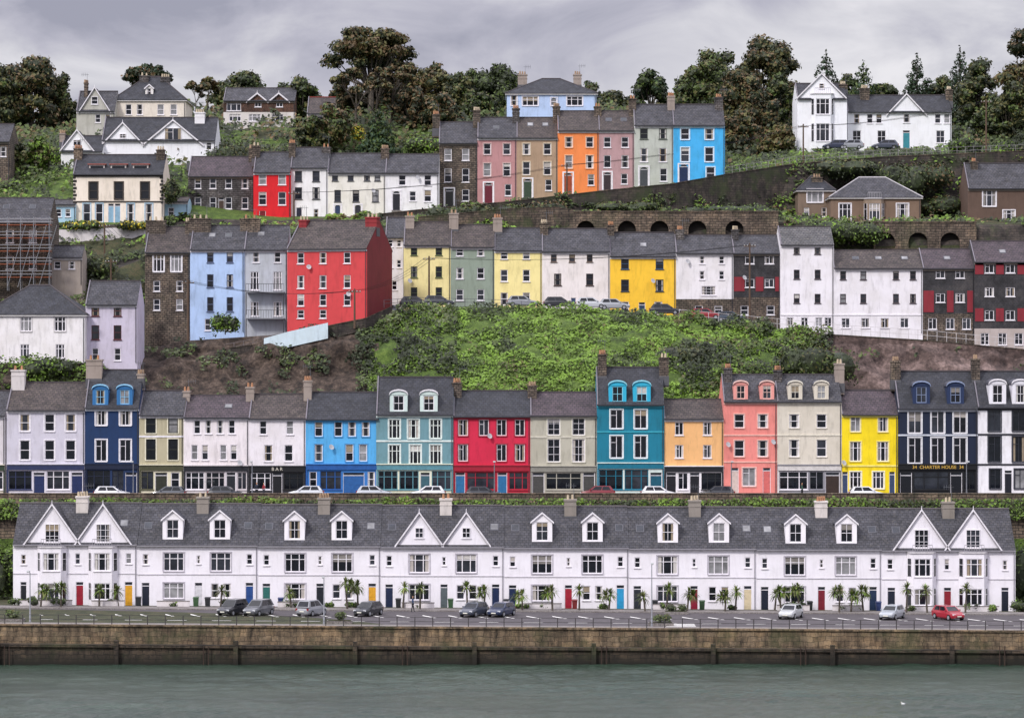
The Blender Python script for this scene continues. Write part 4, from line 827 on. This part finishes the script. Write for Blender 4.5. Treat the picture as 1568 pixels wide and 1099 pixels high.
house('cream_hilltop_villa',174,284,200,153,118,158,'e6dcd0','dark',[W_([197,214],160,176,9),W_([246,266],160,176,10),],hip=True,dep=11,ch=[(222,117,14),(254,119,14)],dorm=[(229,129,146,12,'e8e4e0','gable')])
house('grey_gabled_house',117,176,205,168,140,155,'b8b6ae','slate',[W_([150,165],175,188,8)],cross=[(145,24,172,134,(148,160,10,'sash'))],dep=8,ch=[(133,128,5)])
house('brick_bungalow',342,452,190,153,135,165,ST['brick'],'slate',[W_([358],155,170,22,'tri'),W_([395,428],155,164,10,'case'),W_([360,390,425],175,186,18,'tri')],lower=(172,'d8d2d0'),cross=[(394,16,156,143),(427,16,156,143)],dep=9)
house('red_roofed_cottage',470,512,195,172,149,160,'b9a898','brown',[W_([490],178,188,9)],dep=8,ridgecol='8a3a34')
house('pale_blue_villa',776,913,188,143,121,150,'b6ccf0','dark',[W_([787],146,162,9),W_([812],148,162,24,'tri',None,WHITE),W_([848],150,162,9,'sash',None,WHITE,True),W_([880],148,162,24,'tri',None,WHITE)],hip=True,dep=11,ch=[(800,115,14),(884,115,12)],trim=WHITE)
b=house('white_victorian_villa',1221,1297,230,150,128,147,'f2f2f8','dark',[],dep=9,finish=False,ch=[(1290,130,12)],pipe=False,cross=[(1258,37,150,113,(128,136,8,'sash'))],grime=.3)
sv=S(147); 
bay(b,X(1259,147),24/sv,146.97,Z(228,147),Z(145,147),[(Z(176,147),Z(152,147)),(Z(217,147),Z(190,147))],paint('f2f2f8',.3))
b.finish()
house('white_hilltop_house',1298,1457,227,170,146,150,'f0f0f6','dark',[W_([1312,1332,1346,1436,1450],174,189,9),W_([1312,1350,1440],200,219,13,'four')],Dr=[(1388,200,11,'3a8a98')],cross=[(1388,30,176,144,(172,188,10,'sash'))],dep=9,ch=[(1323,136,14),(1452,138,10)],grime=.3)
house('brown_stone_house',-60,15,275,215,190,120,ST['house'],'slate',[W_([5],225,240,9)])
# ================================================================= TREES
def tree(name,u,y,vb,vt,hw,kind='broad',keys=('dk','mid','ol'),wt=(.4,.35,.25),n=5000,size=.5,seed=None):
    if seed is not None: random.seed(seed)
    s=S(y); x=X(u,y); zb=Z(vb,y); zt=Z(vt,y); H=zt-zb; w=hw/s; b=Bld(name,(x,y,zb))
    rt=max(.12,H*.028); bl=[]
    if kind in('broad','pine'):
        fork=zb+H*(.25 if kind=='broad' else .4); b.tube('trunk',M_BARK,(x,y,zb-1.5),(x,y,fork),rt*1.3,rt*.85,8)
        k=44 if kind=='broad' else 52
        for i in range(k):
            if kind=='broad':
                while True:
                    dx,dy,dz=random.uniform(-1,1),random.uniform(-1,1),random.uniform(-1,1); rr=dx*dx+dy*dy+dz*dz
                    if .12<rr<1: break
                cr=min(w*random.uniform(.2,.36),2.5); 
                sx_=(w-cr*.8); sz_=(H*.47-cr*.5)
                tp_=1 if dz<0 else 1-.25*dz
                px=x+sx_*dx*tp_; py=y+sx_*.8*dy; pz=zb+H*.53+sz_*dz
                bl.append((px,py,pz,cr,cr,cr*.78))
            else:
                a=random.uniform(0,6.28); rr=random.random()**.6*.86; px=x+w*rr*math.cos(a); py=y+w*.7*rr*math.sin(a); pz=zb+H*(.60+(.36-.26*rr*rr)*random.random()**.7)
                cr=w*random.uniform(.15,.26); bl.append((px,py,pz,cr*1.2,cr,cr*.55))
            m=Vector((x,y,fork)).lerp(Vector((px,py,pz)),.5)+Vector((0,0,-.05*H))
            if i%2==0 or kind=='pine': b.tube('limbs',M_BARK,(x,y,fork-.1),tuple(m),rt*.45,rt*.28,5); b.tube('limbs',M_BARK,tuple(m),(px,py,pz),rt*.28,.05,5)
    elif kind=='cone':
        b.tube('trunk',M_BARK,(x,y,zb-1),(x,y,zt-.2),rt,.04,7)
        L_=11
        for i in range(L_):
            t=i/(L_-1); z=zb+H*(.1+.86*t); r=w*(1-t)**.75+.2
            kk=max(3,int(8*(1-t)))
            for j in range(kk):
                a=j*6.28/kk+i*.7+random.uniform(-.3,.3); rr=r*random.uniform(.4,.85)
                bl.append((x+rr*math.cos(a),y+rr*math.sin(a),z-rr*.18,r*.48,r*.48,H*.06)); b.tube('limbs',M_BARK,(x,y,z),(x+rr*math.cos(a),y+rr*math.sin(a),z-rr*.15),.06,.02,4)
    elif kind=='bare':
        def br(p,d,l,r,dep_):
            q=p+d*l; b.tube('limbs',M_BARK,tuple(p),tuple(q),r,r*.7,4 if dep_<4 else 6,cap=False)
            if dep_==0: 
                if random.random()<.5: bl.append((q.x,q.y,q.z,.5,.5,.4))
                return
            for _ in range(3 if dep_>1 else 4):
                nd=(d+Vector((random.gauss(0,.42),random.gauss(0,.42),random.gauss(.12,.25)))).normalized(); br(q,nd,l*random.uniform(.6,.82),r*.62,dep_-1)
        b.tube('trunk',M_BARK,(x,y,zb-1),(x,y,zb+H*.2),rt,rt*.8,7)
        br(Vector((x,y,zb+H*.2)),Vector((0,0,1)),H*.25,rt*.7,4)
    if kind=='broad':
        for q in bl: ico(b,'dark_crown_core',LM['dk'],q[:3],(q[3]*.74,q[4]*.74,q[5]*.7))  # dark filler blob added in each leaf cluster so the crown isn't see-through
    if kind=='pine':
        for q in bl[::2]: ico(b,'dark_crown_core',LM['dk'],q[:3],(q[3]*.7,q[4]*.7,q[5]*.6))  # same added dark filler, in every other cluster
    e=b.finish()
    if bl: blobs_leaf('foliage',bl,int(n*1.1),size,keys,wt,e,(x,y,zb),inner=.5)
OL=('dk','ol','mid'); BN=('dk','bn','ol')
T=[('broad_tree',48,172,218,76,60,'broad',BN,9000),('broad_tree',-5,168,218,90,42,'broad',OL,5000),('broad_tree',95,176,212,112,30,'broad',OL,3500),('broad_tree',-70,168,218,86,50,'broad',BN,4500),
('pine_tree',228,185,185,96,38,'pine',('dk','cn','bn'),4200),('bare_tree',318,190,190,114,24,'bare',BN,900),('bare_tree',300,185,185,124,18,'bare',BN,700),('broad_tree',376,195,188,105,40,'broad',('dk','mid','ol'),4500),('broad_tree',345,205,185,118,30,'broad',OL,3000),
('broad_tree',462,170,210,118,34,'broad',('dk','mid','ol'),4500),('broad_tree',430,195,190,126,30,'broad',OL,3000),('broad_tree',505,150,240,155,40,'broad',('ol','mid','bn'),4500),('broad_tree',476,148,240,176,28,'broad',OL,3000),
('pine_tree',568,178,205,34,70,'pine',('dk','ol','bn'),13000),('bare_tree',545,160,225,94,45,'bare',BN,2200),('bare_tree',600,162,225,92,45,'bare',BN,2200),('bare_tree',575,158,225,112,40,'bare',BN,1600),('broad_tree',530,184,205,120,36,'broad',BN,5000),('broad_tree',572,188,200,122,36,'broad',('dk','bn','bn'),5000),('broad_tree',596,182,205,104,34,'broad',('dk','bn','ol'),4500),
('broad_tree',660,175,210,92,46,'broad',BN,7500),('broad_tree',616,185,205,90,38,'broad',BN,5000),('broad_tree',632,160,215,132,36,'broad',('bn','dk','bn'),4500),('broad_tree',700,172,205,108,42,'broad',OL,6000),('broad_tree',672,158,215,140,34,'broad',('dk','bn','ol'),4000),
('broad_tree',764,185,195,98,54,'broad',('dk','mid','dk'),8500),('broad_tree',725,190,195,102,40,'broad',('dk','mid','ol'),5500),('broad_tree',738,165,205,140,34,'broad',('dk','mid','ol'),3500),('broad_tree',938,190,195,138,32,'broad',OL,3000),('broad_tree',905,190,190,124,26,'broad',('dk','mid','ol'),3000),('broad_tree',965,190,190,148,26,'broad',OL,2500),
('cypress_tree',996,190,195,106,34,'broad',('cn','dk','mid'),4200),('conifer_tree',580,146,242,164,32,'cone',('cn','mid','cn'),5000),
('broad_tree',1078,165,238,84,58,'broad',('dk','mid','ol'),12000),('broad_tree',1174,175,225,46,58,'broad',('dk','ol','bn'),12000),('broad_tree',1145,160,250,96,58,'broad',('dk','bn','ol'),11000),('broad_tree',1100,185,225,60,56,'broad',OL,9000),('broad_tree',1056,180,205,106,34,'broad',('mid','gy','dk'),4500),('broad_tree',1130,150,262,165,38,'broad',BN,5000),('broad_tree',1200,165,235,104,36,'broad',('dk','mid','ol'),5500),
('broad_tree',1190,146,260,186,32,'broad',('ol','bn','ol'),4000),('conifer_tree',1265,185,195,76,34,'cone',('cn','dk','cn'),5000),('conifer_tree',1322,190,190,93,38,'cone',('mid','cn','mid'),5000),('conifer_tree',1404,190,190,82,32,'cone',('cn','dk','cn'),5000),('conifer_tree',1470,190,195,70,32,'cone',('cn','dk','cn'),5000),
('broad_tree',1350,195,188,116,30,'broad',('dk','mid','ol'),3000),('broad_tree',1296,195,188,112,28,'broad',('dk','mid','ol'),3000),('broad_tree',1440,195,195,114,34,'broad',OL,3500),('broad_tree',1500,180,210,92,42,'broad',OL,6000),('broad_tree',1568,168,228,44,50,'broad',BN,9500),('broad_tree',1520,160,230,145,38,'broad',('dk','mid','ol'),5000),('broad_tree',1620,165,228,70,46,'broad',OL,6000),('broad_tree',1545,158,232,118,32,'broad',OL,4500),
('broad_tree',60,128,275,208,20,'broad',('mid','br','ol'),2500),('broad_tree',20,126,278,213,24,'broad',OL,3000)]
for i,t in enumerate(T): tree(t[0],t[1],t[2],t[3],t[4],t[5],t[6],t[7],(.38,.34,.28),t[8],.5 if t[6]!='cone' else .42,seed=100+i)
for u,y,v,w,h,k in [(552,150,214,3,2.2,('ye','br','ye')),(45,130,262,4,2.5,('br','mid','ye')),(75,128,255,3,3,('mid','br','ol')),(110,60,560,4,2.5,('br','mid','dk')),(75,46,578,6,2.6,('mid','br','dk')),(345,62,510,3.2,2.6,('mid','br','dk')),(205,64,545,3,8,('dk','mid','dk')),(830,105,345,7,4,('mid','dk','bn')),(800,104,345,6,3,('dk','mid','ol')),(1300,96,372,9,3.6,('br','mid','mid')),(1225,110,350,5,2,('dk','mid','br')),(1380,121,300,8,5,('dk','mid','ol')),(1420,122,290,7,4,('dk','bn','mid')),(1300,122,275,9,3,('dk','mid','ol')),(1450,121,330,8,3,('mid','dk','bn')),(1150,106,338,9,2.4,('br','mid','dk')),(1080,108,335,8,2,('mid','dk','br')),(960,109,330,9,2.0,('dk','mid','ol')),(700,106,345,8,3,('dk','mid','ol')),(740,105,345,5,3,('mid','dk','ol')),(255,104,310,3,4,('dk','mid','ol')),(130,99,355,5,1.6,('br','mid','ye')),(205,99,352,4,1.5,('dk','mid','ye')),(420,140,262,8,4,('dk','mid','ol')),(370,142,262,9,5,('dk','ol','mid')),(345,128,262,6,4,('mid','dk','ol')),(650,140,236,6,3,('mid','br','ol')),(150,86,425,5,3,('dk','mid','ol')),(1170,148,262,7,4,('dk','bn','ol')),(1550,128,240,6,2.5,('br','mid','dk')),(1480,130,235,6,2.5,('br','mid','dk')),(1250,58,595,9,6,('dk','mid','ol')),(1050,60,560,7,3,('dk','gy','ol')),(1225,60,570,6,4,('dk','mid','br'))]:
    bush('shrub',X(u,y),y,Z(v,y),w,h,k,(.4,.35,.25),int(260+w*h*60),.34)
# ================================================================= VEHICLES
def car(x,y,z,yaw,col,kind='parked_car',van=False):
    b=Bld(kind,(x,y,z),yaw,(x,y)); pm=carpaint(col); gl=GD; dkm=flat('17171a',.6)
    hh=1.06 if van else 1
    st=[(-2.08,.42,.66,.66),(-1.98,.28,.86,.78),(-1.4,.2,.93*hh,.85),(-.3,.18,.95*hh,.87),(.8,.18,.94*hh,.87),(1.3,.2,.86*hh,.85),(1.75,.22,.76*hh,.8),(2.02,.28,.66,.7),(2.1,.38,.54,.6)]
    vs=[];fs=[]
    for (sx,zl,zt,hw) in st:
        for (yy,zz_) in ((-hw*.9,zl),(-hw,zl+.14),(-hw,zl+(zt-zl)*.7),(-hw*.92,zt),(hw*.92,zt),(hw,zl+(zt-zl)*.7),(hw,zl+.14),(hw*.9,zl)): vs.append((x+sx,y+yy,z+zz_))
    for i in range(len(st)-1):
        for j in range(8): a=i*8+j; c=i*8+(j+1)%8; fs.append((a,c,c+8,a+8))
    fs+=[tuple(range(8)),tuple(range((len(st)-1)*8,len(st)*8))[::-1]]
    b.raw('body',pm,vs,fs)
    zb=.92*hh; zt=1.45*hh+(.12 if van else 0); B_=[(-1.92,.78),(1.08,.8)]; T_=[(-1.5,.62),(.3,.63)]
    def P(k,sx,lvl):
        (xb,hb),(xt,ht)=(B_[k],T_[k]); X_=xb+(xt-xb)*lvl; Hh=hb+(ht-hb)*lvl; return (x+X_,y+sx*Hh,z+zb+(zt-zb)*lvl)
    q=[P(0,-1,0),P(1,-1,0),P(1,1,0),P(0,1,0),P(0,-1,1),P(1,-1,1),P(1,1,1),P(0,1,1)]
    b.raw('cabin',pm,q,[(4,5,6,7),(0,1,5,4),(1,2,6,5),(2,3,7,6),(3,0,4,7)])
    def G(a,c,f0,f1,o):
        va=Vector; A0=va(q[a]);C0=va(q[c]);A1=va(q[a+4]);C1=va(q[c+4])
        n=(C0-A0).cross(A1-A0).normalized()*.012
        def I(t,l): return tuple((A0.lerp(C0,t)).lerp(A1.lerp(C1,t),l)+n)
        b.raw('windows',gl,[I(f0,.1),I(f1,.1),I(f1,.86),I(f0,.86)],[(0,1,2,3)])
    G(0,1,.12,.47,0);G(0,1,.51,.9,0);G(1,2,.07,.93,0);G(2,3,.1,.49,0);G(2,3,.53,.88,0);G(3,0,.08,.92,0)
    for wx in (-1.28,1.32):
        for sy in (-1,1):
            b.tube('wheels',dkm,(x+wx,y+sy*.68,z+.31),(x+wx,y+sy*.885,z+.31),.315,n=16); b.tube('wheels',flat('9a9ca2',.35),(x+wx,y+sy*.886,z+.31),(x+wx,y+sy*.9,z+.31),.19,n=10)
    for sy in (-1,1):
        b.box('headlights',flat('e8eaee',.2),x+1.82,x+2.03,y+sy*.58-.14,y+sy*.58+.14,z+.56,z+.7); b.box('tail_lights',flat('8a1014',.3),x-2.06,x-1.93,y+sy*.66-.1,y+sy*.66+.1,z+.62,z+.86)
        b.box('mirrors',pm,x+.72,x+.86,y+sy*.9-.08,y+sy*.9+.08,z+.95,z+1.08)
    b.box('number_plate',flat('e8e6da',.5),x+2.1,x+2.12,y-.26,y+.26,z+.4,z+.51); b.box('number_plate',flat('e8e6da',.5),x-2.11,x-2.08,y-.26,y+.26,z+.5,z+.61)
    b.box('grille',dkm,x+2.05,x+2.105,y-.4,y+.4,z+.3,z+.38)
    b.finish()
R_=math.radians
for u,y,yw,c,v in [(357,-12,-118,'24252c',1),(396,-12.2,-116,'5a5c62',1),(477,-12,64,'8e9096',1),(564,-11.5,-115,'23262c',0),(726,-11.5,-116,'3c4250',0),(768,-11.2,-114,'1c2a4a',0),(1211,-11.5,-112,'b8babc',0),(1366,-11.5,-116,'a4a9b0',0),(1452,-11.8,-64,'a02030',0)]:
    x=X(u,y); car(x,y,zA(x)+.01,R_(yw),c,van=bool(v))
for u,c,d in [(172,'dcdce0',0),(258,'50545c',1),(345,'2a2e38',0),(468,'c9ccd2',1),(572,'b8bcc4',0),(655,'e2e2e6',1),(740,'2a2e36',0),(915,'7a1c28',1),(1008,'e0e0e4',0),(1098,'2c2e34',1),(1325,'dfe0e4',0),(1640,'30343c',0)]:
    car(X(u,21),21+random.uniform(-1.2,1.5),11.03,R_(180*d),c)
for u,c in [(600,'6a6d74'),(636,'22242c'),(672,'30343c'),(856,'1c1e24'),(800,'8a8d94'),(905,'b9bcc2'),(940,'9a9da4'),(1018,'20222a'),(1080,'8a2028'),(1118,'2c3a4a')]:
    yy=72.2 if u>620 else 75; car(X(u,yy),yy,float(np.interp(u,l7[0],l7[2]))+.1,0,c)
for u,v,c in [(1280,229,'1f2740'),(1355,227,'3a4050'),(1302,229,'8a8d94')]: car(X(u,143),143,Z(229,143),R_(180),c)
# ================================================================= STREET FURNITURE
def lamp(u,y,z,h,col='9a9ca4'):
    x=X(u,y); b=Bld('street_lamp',(x,y,z)); m=flat(col,.4); b.tube('post',m,(x,y,z),(x,y,z+1),.1,.09,8); b.tube('post',m,(x,y,z+1),(x,y,z+h),.07,.045,8)
    b.tube('arm',m,(x,y,z+h),(x,y-.9,z+h+.25),.04,.035,6); b.box('lantern',flat('c8cacc',.4),x-.14,x+.14,y-1.45,y-.85,z+h+.18,z+h+.32); b.box('lantern',GN,x-.11,x+.11,y-1.4,y-.95,z+h+.14,z+h+.178); b.finish()
for u,h in [(46,5),(496,4.6),(998,6.2)]: lamp(u,-24,zA(X(u,-24))+.1,h)
for u in (204,386,757,1120,1480): lamp(u,17,11.03,4.2,'7a7c84')
def pole(u,y,vb,vt):
    x=X(u,y); z0=Z(vb,y); z1=Z(vt,y); b=Bld('utility_pole',(x,y,z0)); m=flat('5d4a3c',.9); b.tube('post',m,(x,y,z0-.5),(x,y,z1),.14,.1,8); b.box('crossarm',m,x-.8,x+.8,y-.06,y+.06,z1-.5,z1-.38)
    for d in (-.7,-.3,.3,.7): b.tube('insulators',flat('c8c8c8',.3),(x+d,y,z1-.38),(x+d,y,z1-.22),.05,n=6)
    b.finish(); return Vector((x,y,z1-.25))
P1=[pole(160,94,420,342),pole(288,64,530,428),pole(543,58,497,442),pole(657,72,468,392),pole(868,112,300,250),pole(1148,72,498,372),pole(1510,128,240,152),pole(1230,126,255,190),pole(170,74,445,396),pole(450,106,338,292)]
b=Bld('overhead_wires',(0,0,0))
for a,c in ((0,1),(1,2),(2,3),(3,5),(9,4),(4,7),(7,6)):
    for off in (-.6,0,.6):
        A=P1[a]+Vector((off,0,0)); C_=P1[c]+Vector((off,0,0)); pv=A
        for i in range(1,11):
            t=i/10; q=A.lerp(C_,t)-Vector((0,0,4*t*(1-t)*.9)); b.tube('p',flat('1c1c20',.6),tuple(pv),tuple(q),.022,n=3,cap=False); pv=q
single(b,'p')
def person(u,y,z,top,legs,yaw=0,stride=.15):
    x=X(u,y); e=bpy.data.objects.new('pedestrian',None); e.location=(x,y,z); e.rotation_euler=(0,0,yaw); scene.collection.objects.link(e)
    def skin(nm,vs,es,rs,mat,root=0):
        me=bpy.data.meshes.new(nm); me.from_pydata(vs,es,[]); o=bpy.data.objects.new(nm,me); scene.collection.objects.link(o); o.parent=e
        mo=o.modifiers.new('s','SKIN'); sv_=me.skin_vertices[0].data
        for i,r in enumerate(rs): sv_[i].radius=(r,r*.8)
        sv_[root].use_root=True; o.modifiers.new('d','SUBSURF').render_levels=1; me.materials.append(mat); return o
    s_=stride
    skin('trousers',[(0,0,.93),(.09,0,.86),(.11,-s_*.5,.48),(.11,-s_,.08),(-.09,0,.86),(-.11,s_*.4,.48),(-.11,s_,.08),(0.11,-s_-.13,.05),(-.11,s_-.13,.05)],[(0,1),(1,2),(2,3),(0,4),(4,5),(5,6),(3,7),(6,8)],[.13,.1,.07,.05,.1,.07,.05,.045,.045],flat(legs,.8))
    skin('jacket',[(0,0,.95),(0,0,1.2),(0,0,1.42),(.17,0,1.42),(.23,s_*.4,1.15),(.22,-.05,.92),(-.17,0,1.42),(-.23,-s_*.4,1.15),(-.22,-.12,.92)],[(0,1),(1,2),(2,3),(3,4),(4,5),(2,6),(6,7),(7,8)],[.15,.155,.12,.07,.055,.045,.07,.055,.045],flat(top,.8))
    sk=flat('c89878',.6)
    skin('head',[(0,0,1.44),(0,0,1.53),(0,-.01,1.66),(0,-.02,1.72)],[(0,1),(1,2),(2,3)],[.055,.055,.1,.085],sk)
    skin('hair',[(0,.03,1.66),(0,.02,1.75)],[(0,1)],[.1,.085],flat('3a2a20',.9))
for a in [(393,24.5,'2a3040','22242c',.4),(404,24.2,'a03038','2a2c38',-1.2),(1228,23.5,'3a5a4a','20222a',1.4)]: person(a[0],a[1],11.03,a[2],a[3],a[4])
for u,y,c1,c2,yw in [(632,-6.8,'384a6a','22242c',1.5)]: person(u,y,zA(X(u,y))+.02,c1,c2,yw)
yg=-66; gx=X(1383,yg); W1=WATER+.03
b=Bld('seagull',(gx,yg,W1)); wt_=flat('dcdcdc',.6)
ico(b,'body',wt_,(gx,yg,W1+.1),(.18,.09,.09)); ico(b,'head',wt_,(gx-.15,yg,W1+.24),(.05,.045,.05)); b.tube('neck',wt_,(gx-.12,yg,W1+.12),(gx-.15,yg,W1+.23),.045,.035); b.tube('beak',flat('d8a020'),(gx-.19,yg,W1+.23),(gx-.26,yg,W1+.22),.015,.004,5); b.tube('tail',flat('8a9098'),(gx+.13,yg,W1+.12),(gx+.28,yg,W1+.15),.05,.015,5); b.finish()
# ================================================================= WORLD, SUN, CAMERA
w=bpy.data.worlds.new('World'); scene.world=w; w.use_nodes=True; nt=w.node_tree; bg=nt.nodes['Background']
sky=N(nt,'ShaderNodeTexSky'); sky.sky_type='NISHITA'; sky.sun_disc=False; sky.sun_elevation=R_(42); sky.sun_rotation=R_(-145)
tc=N(nt,'ShaderNodeTexCoord'); mp=N(nt,'ShaderNodeMapping'); mp.inputs['Scale'].default_value=(1,1,2.2); nt.links.new(tc.outputs['Generated'],mp.inputs[0])
n1=noi(nt,mp.outputs[0],13,7,.55,.7); n0=noi(nt,mp.outputs[0],6,3,.5,.3)
ml=N(nt,'ShaderNodeMath',operation='MULTIPLY_ADD'); nt.links.new(n0,ml.inputs[0]); ml.inputs[1].default_value=.6; m2=N(nt,'ShaderNodeMath',operation='MULTIPLY'); nt.links.new(n1,m2.inputs[0]); m2.inputs[1].default_value=.7; nt.links.new(m2.outputs[0],ml.inputs[2])
cl=ramp(nt,ml.outputs[0],[(.52,(.37,.37,.46)),(.62,(.52,.51,.60)),(.70,(.68,.67,.73)),(.80,(.88,.86,.90))])
sx=N(nt,'ShaderNodeSeparateXYZ'); nt.links.new(tc.outputs['Generated'],sx.inputs[0])
mr=N(nt,'ShaderNodeMapRange'); nt.links.new(sx.outputs[2],mr.inputs[0]); mr.inputs[1].default_value=.12; mr.inputs[2].default_value=.8; mr.inputs[3].default_value=9.6; mr.inputs[4].default_value=29
vm=N(nt,'ShaderNodeVectorMath',operation='SCALE'); nt.links.new(cl,vm.inputs[0]); nt.links.new(mr.outputs[0],vm.inputs['Scale'])
c=mix(nt,sky.outputs[0],vm.outputs[0],.95,'MIX'); nt.links.new(c,bg.inputs[0]); bg.inputs[1].default_value=.1
sd=bpy.data.lights.new('sun','SUN'); sd.energy=2.5; sd.angle=R_(10); sd.color=(1,.96,.91); so=bpy.data.objects.new('sun',sd); scene.collection.objects.link(so)
el=R_(42); az=R_(-145); dvec=Vector((math.sin(az)*math.cos(el),math.cos(az)*math.cos(el),math.sin(el)))
so.rotation_euler=dvec.to_track_quat('Z','Y').to_euler(); so.location=(-60,-100,120)
cd=bpy.data.cameras.new('camera'); cd.sensor_width=36; cd.lens=36*F/1568; cd.clip_start=1; cd.clip_end=12000
co=bpy.data.objects.new('camera',cd); co.location=(0,-D0,CZ); co.rotation_euler=(math.pi/2,0,0); scene.collection.objects.link(co); scene.camera=co
scene.view_settings.view_transform='Standard'; scene.view_settings.look='None'; scene.view_settings.exposure=0
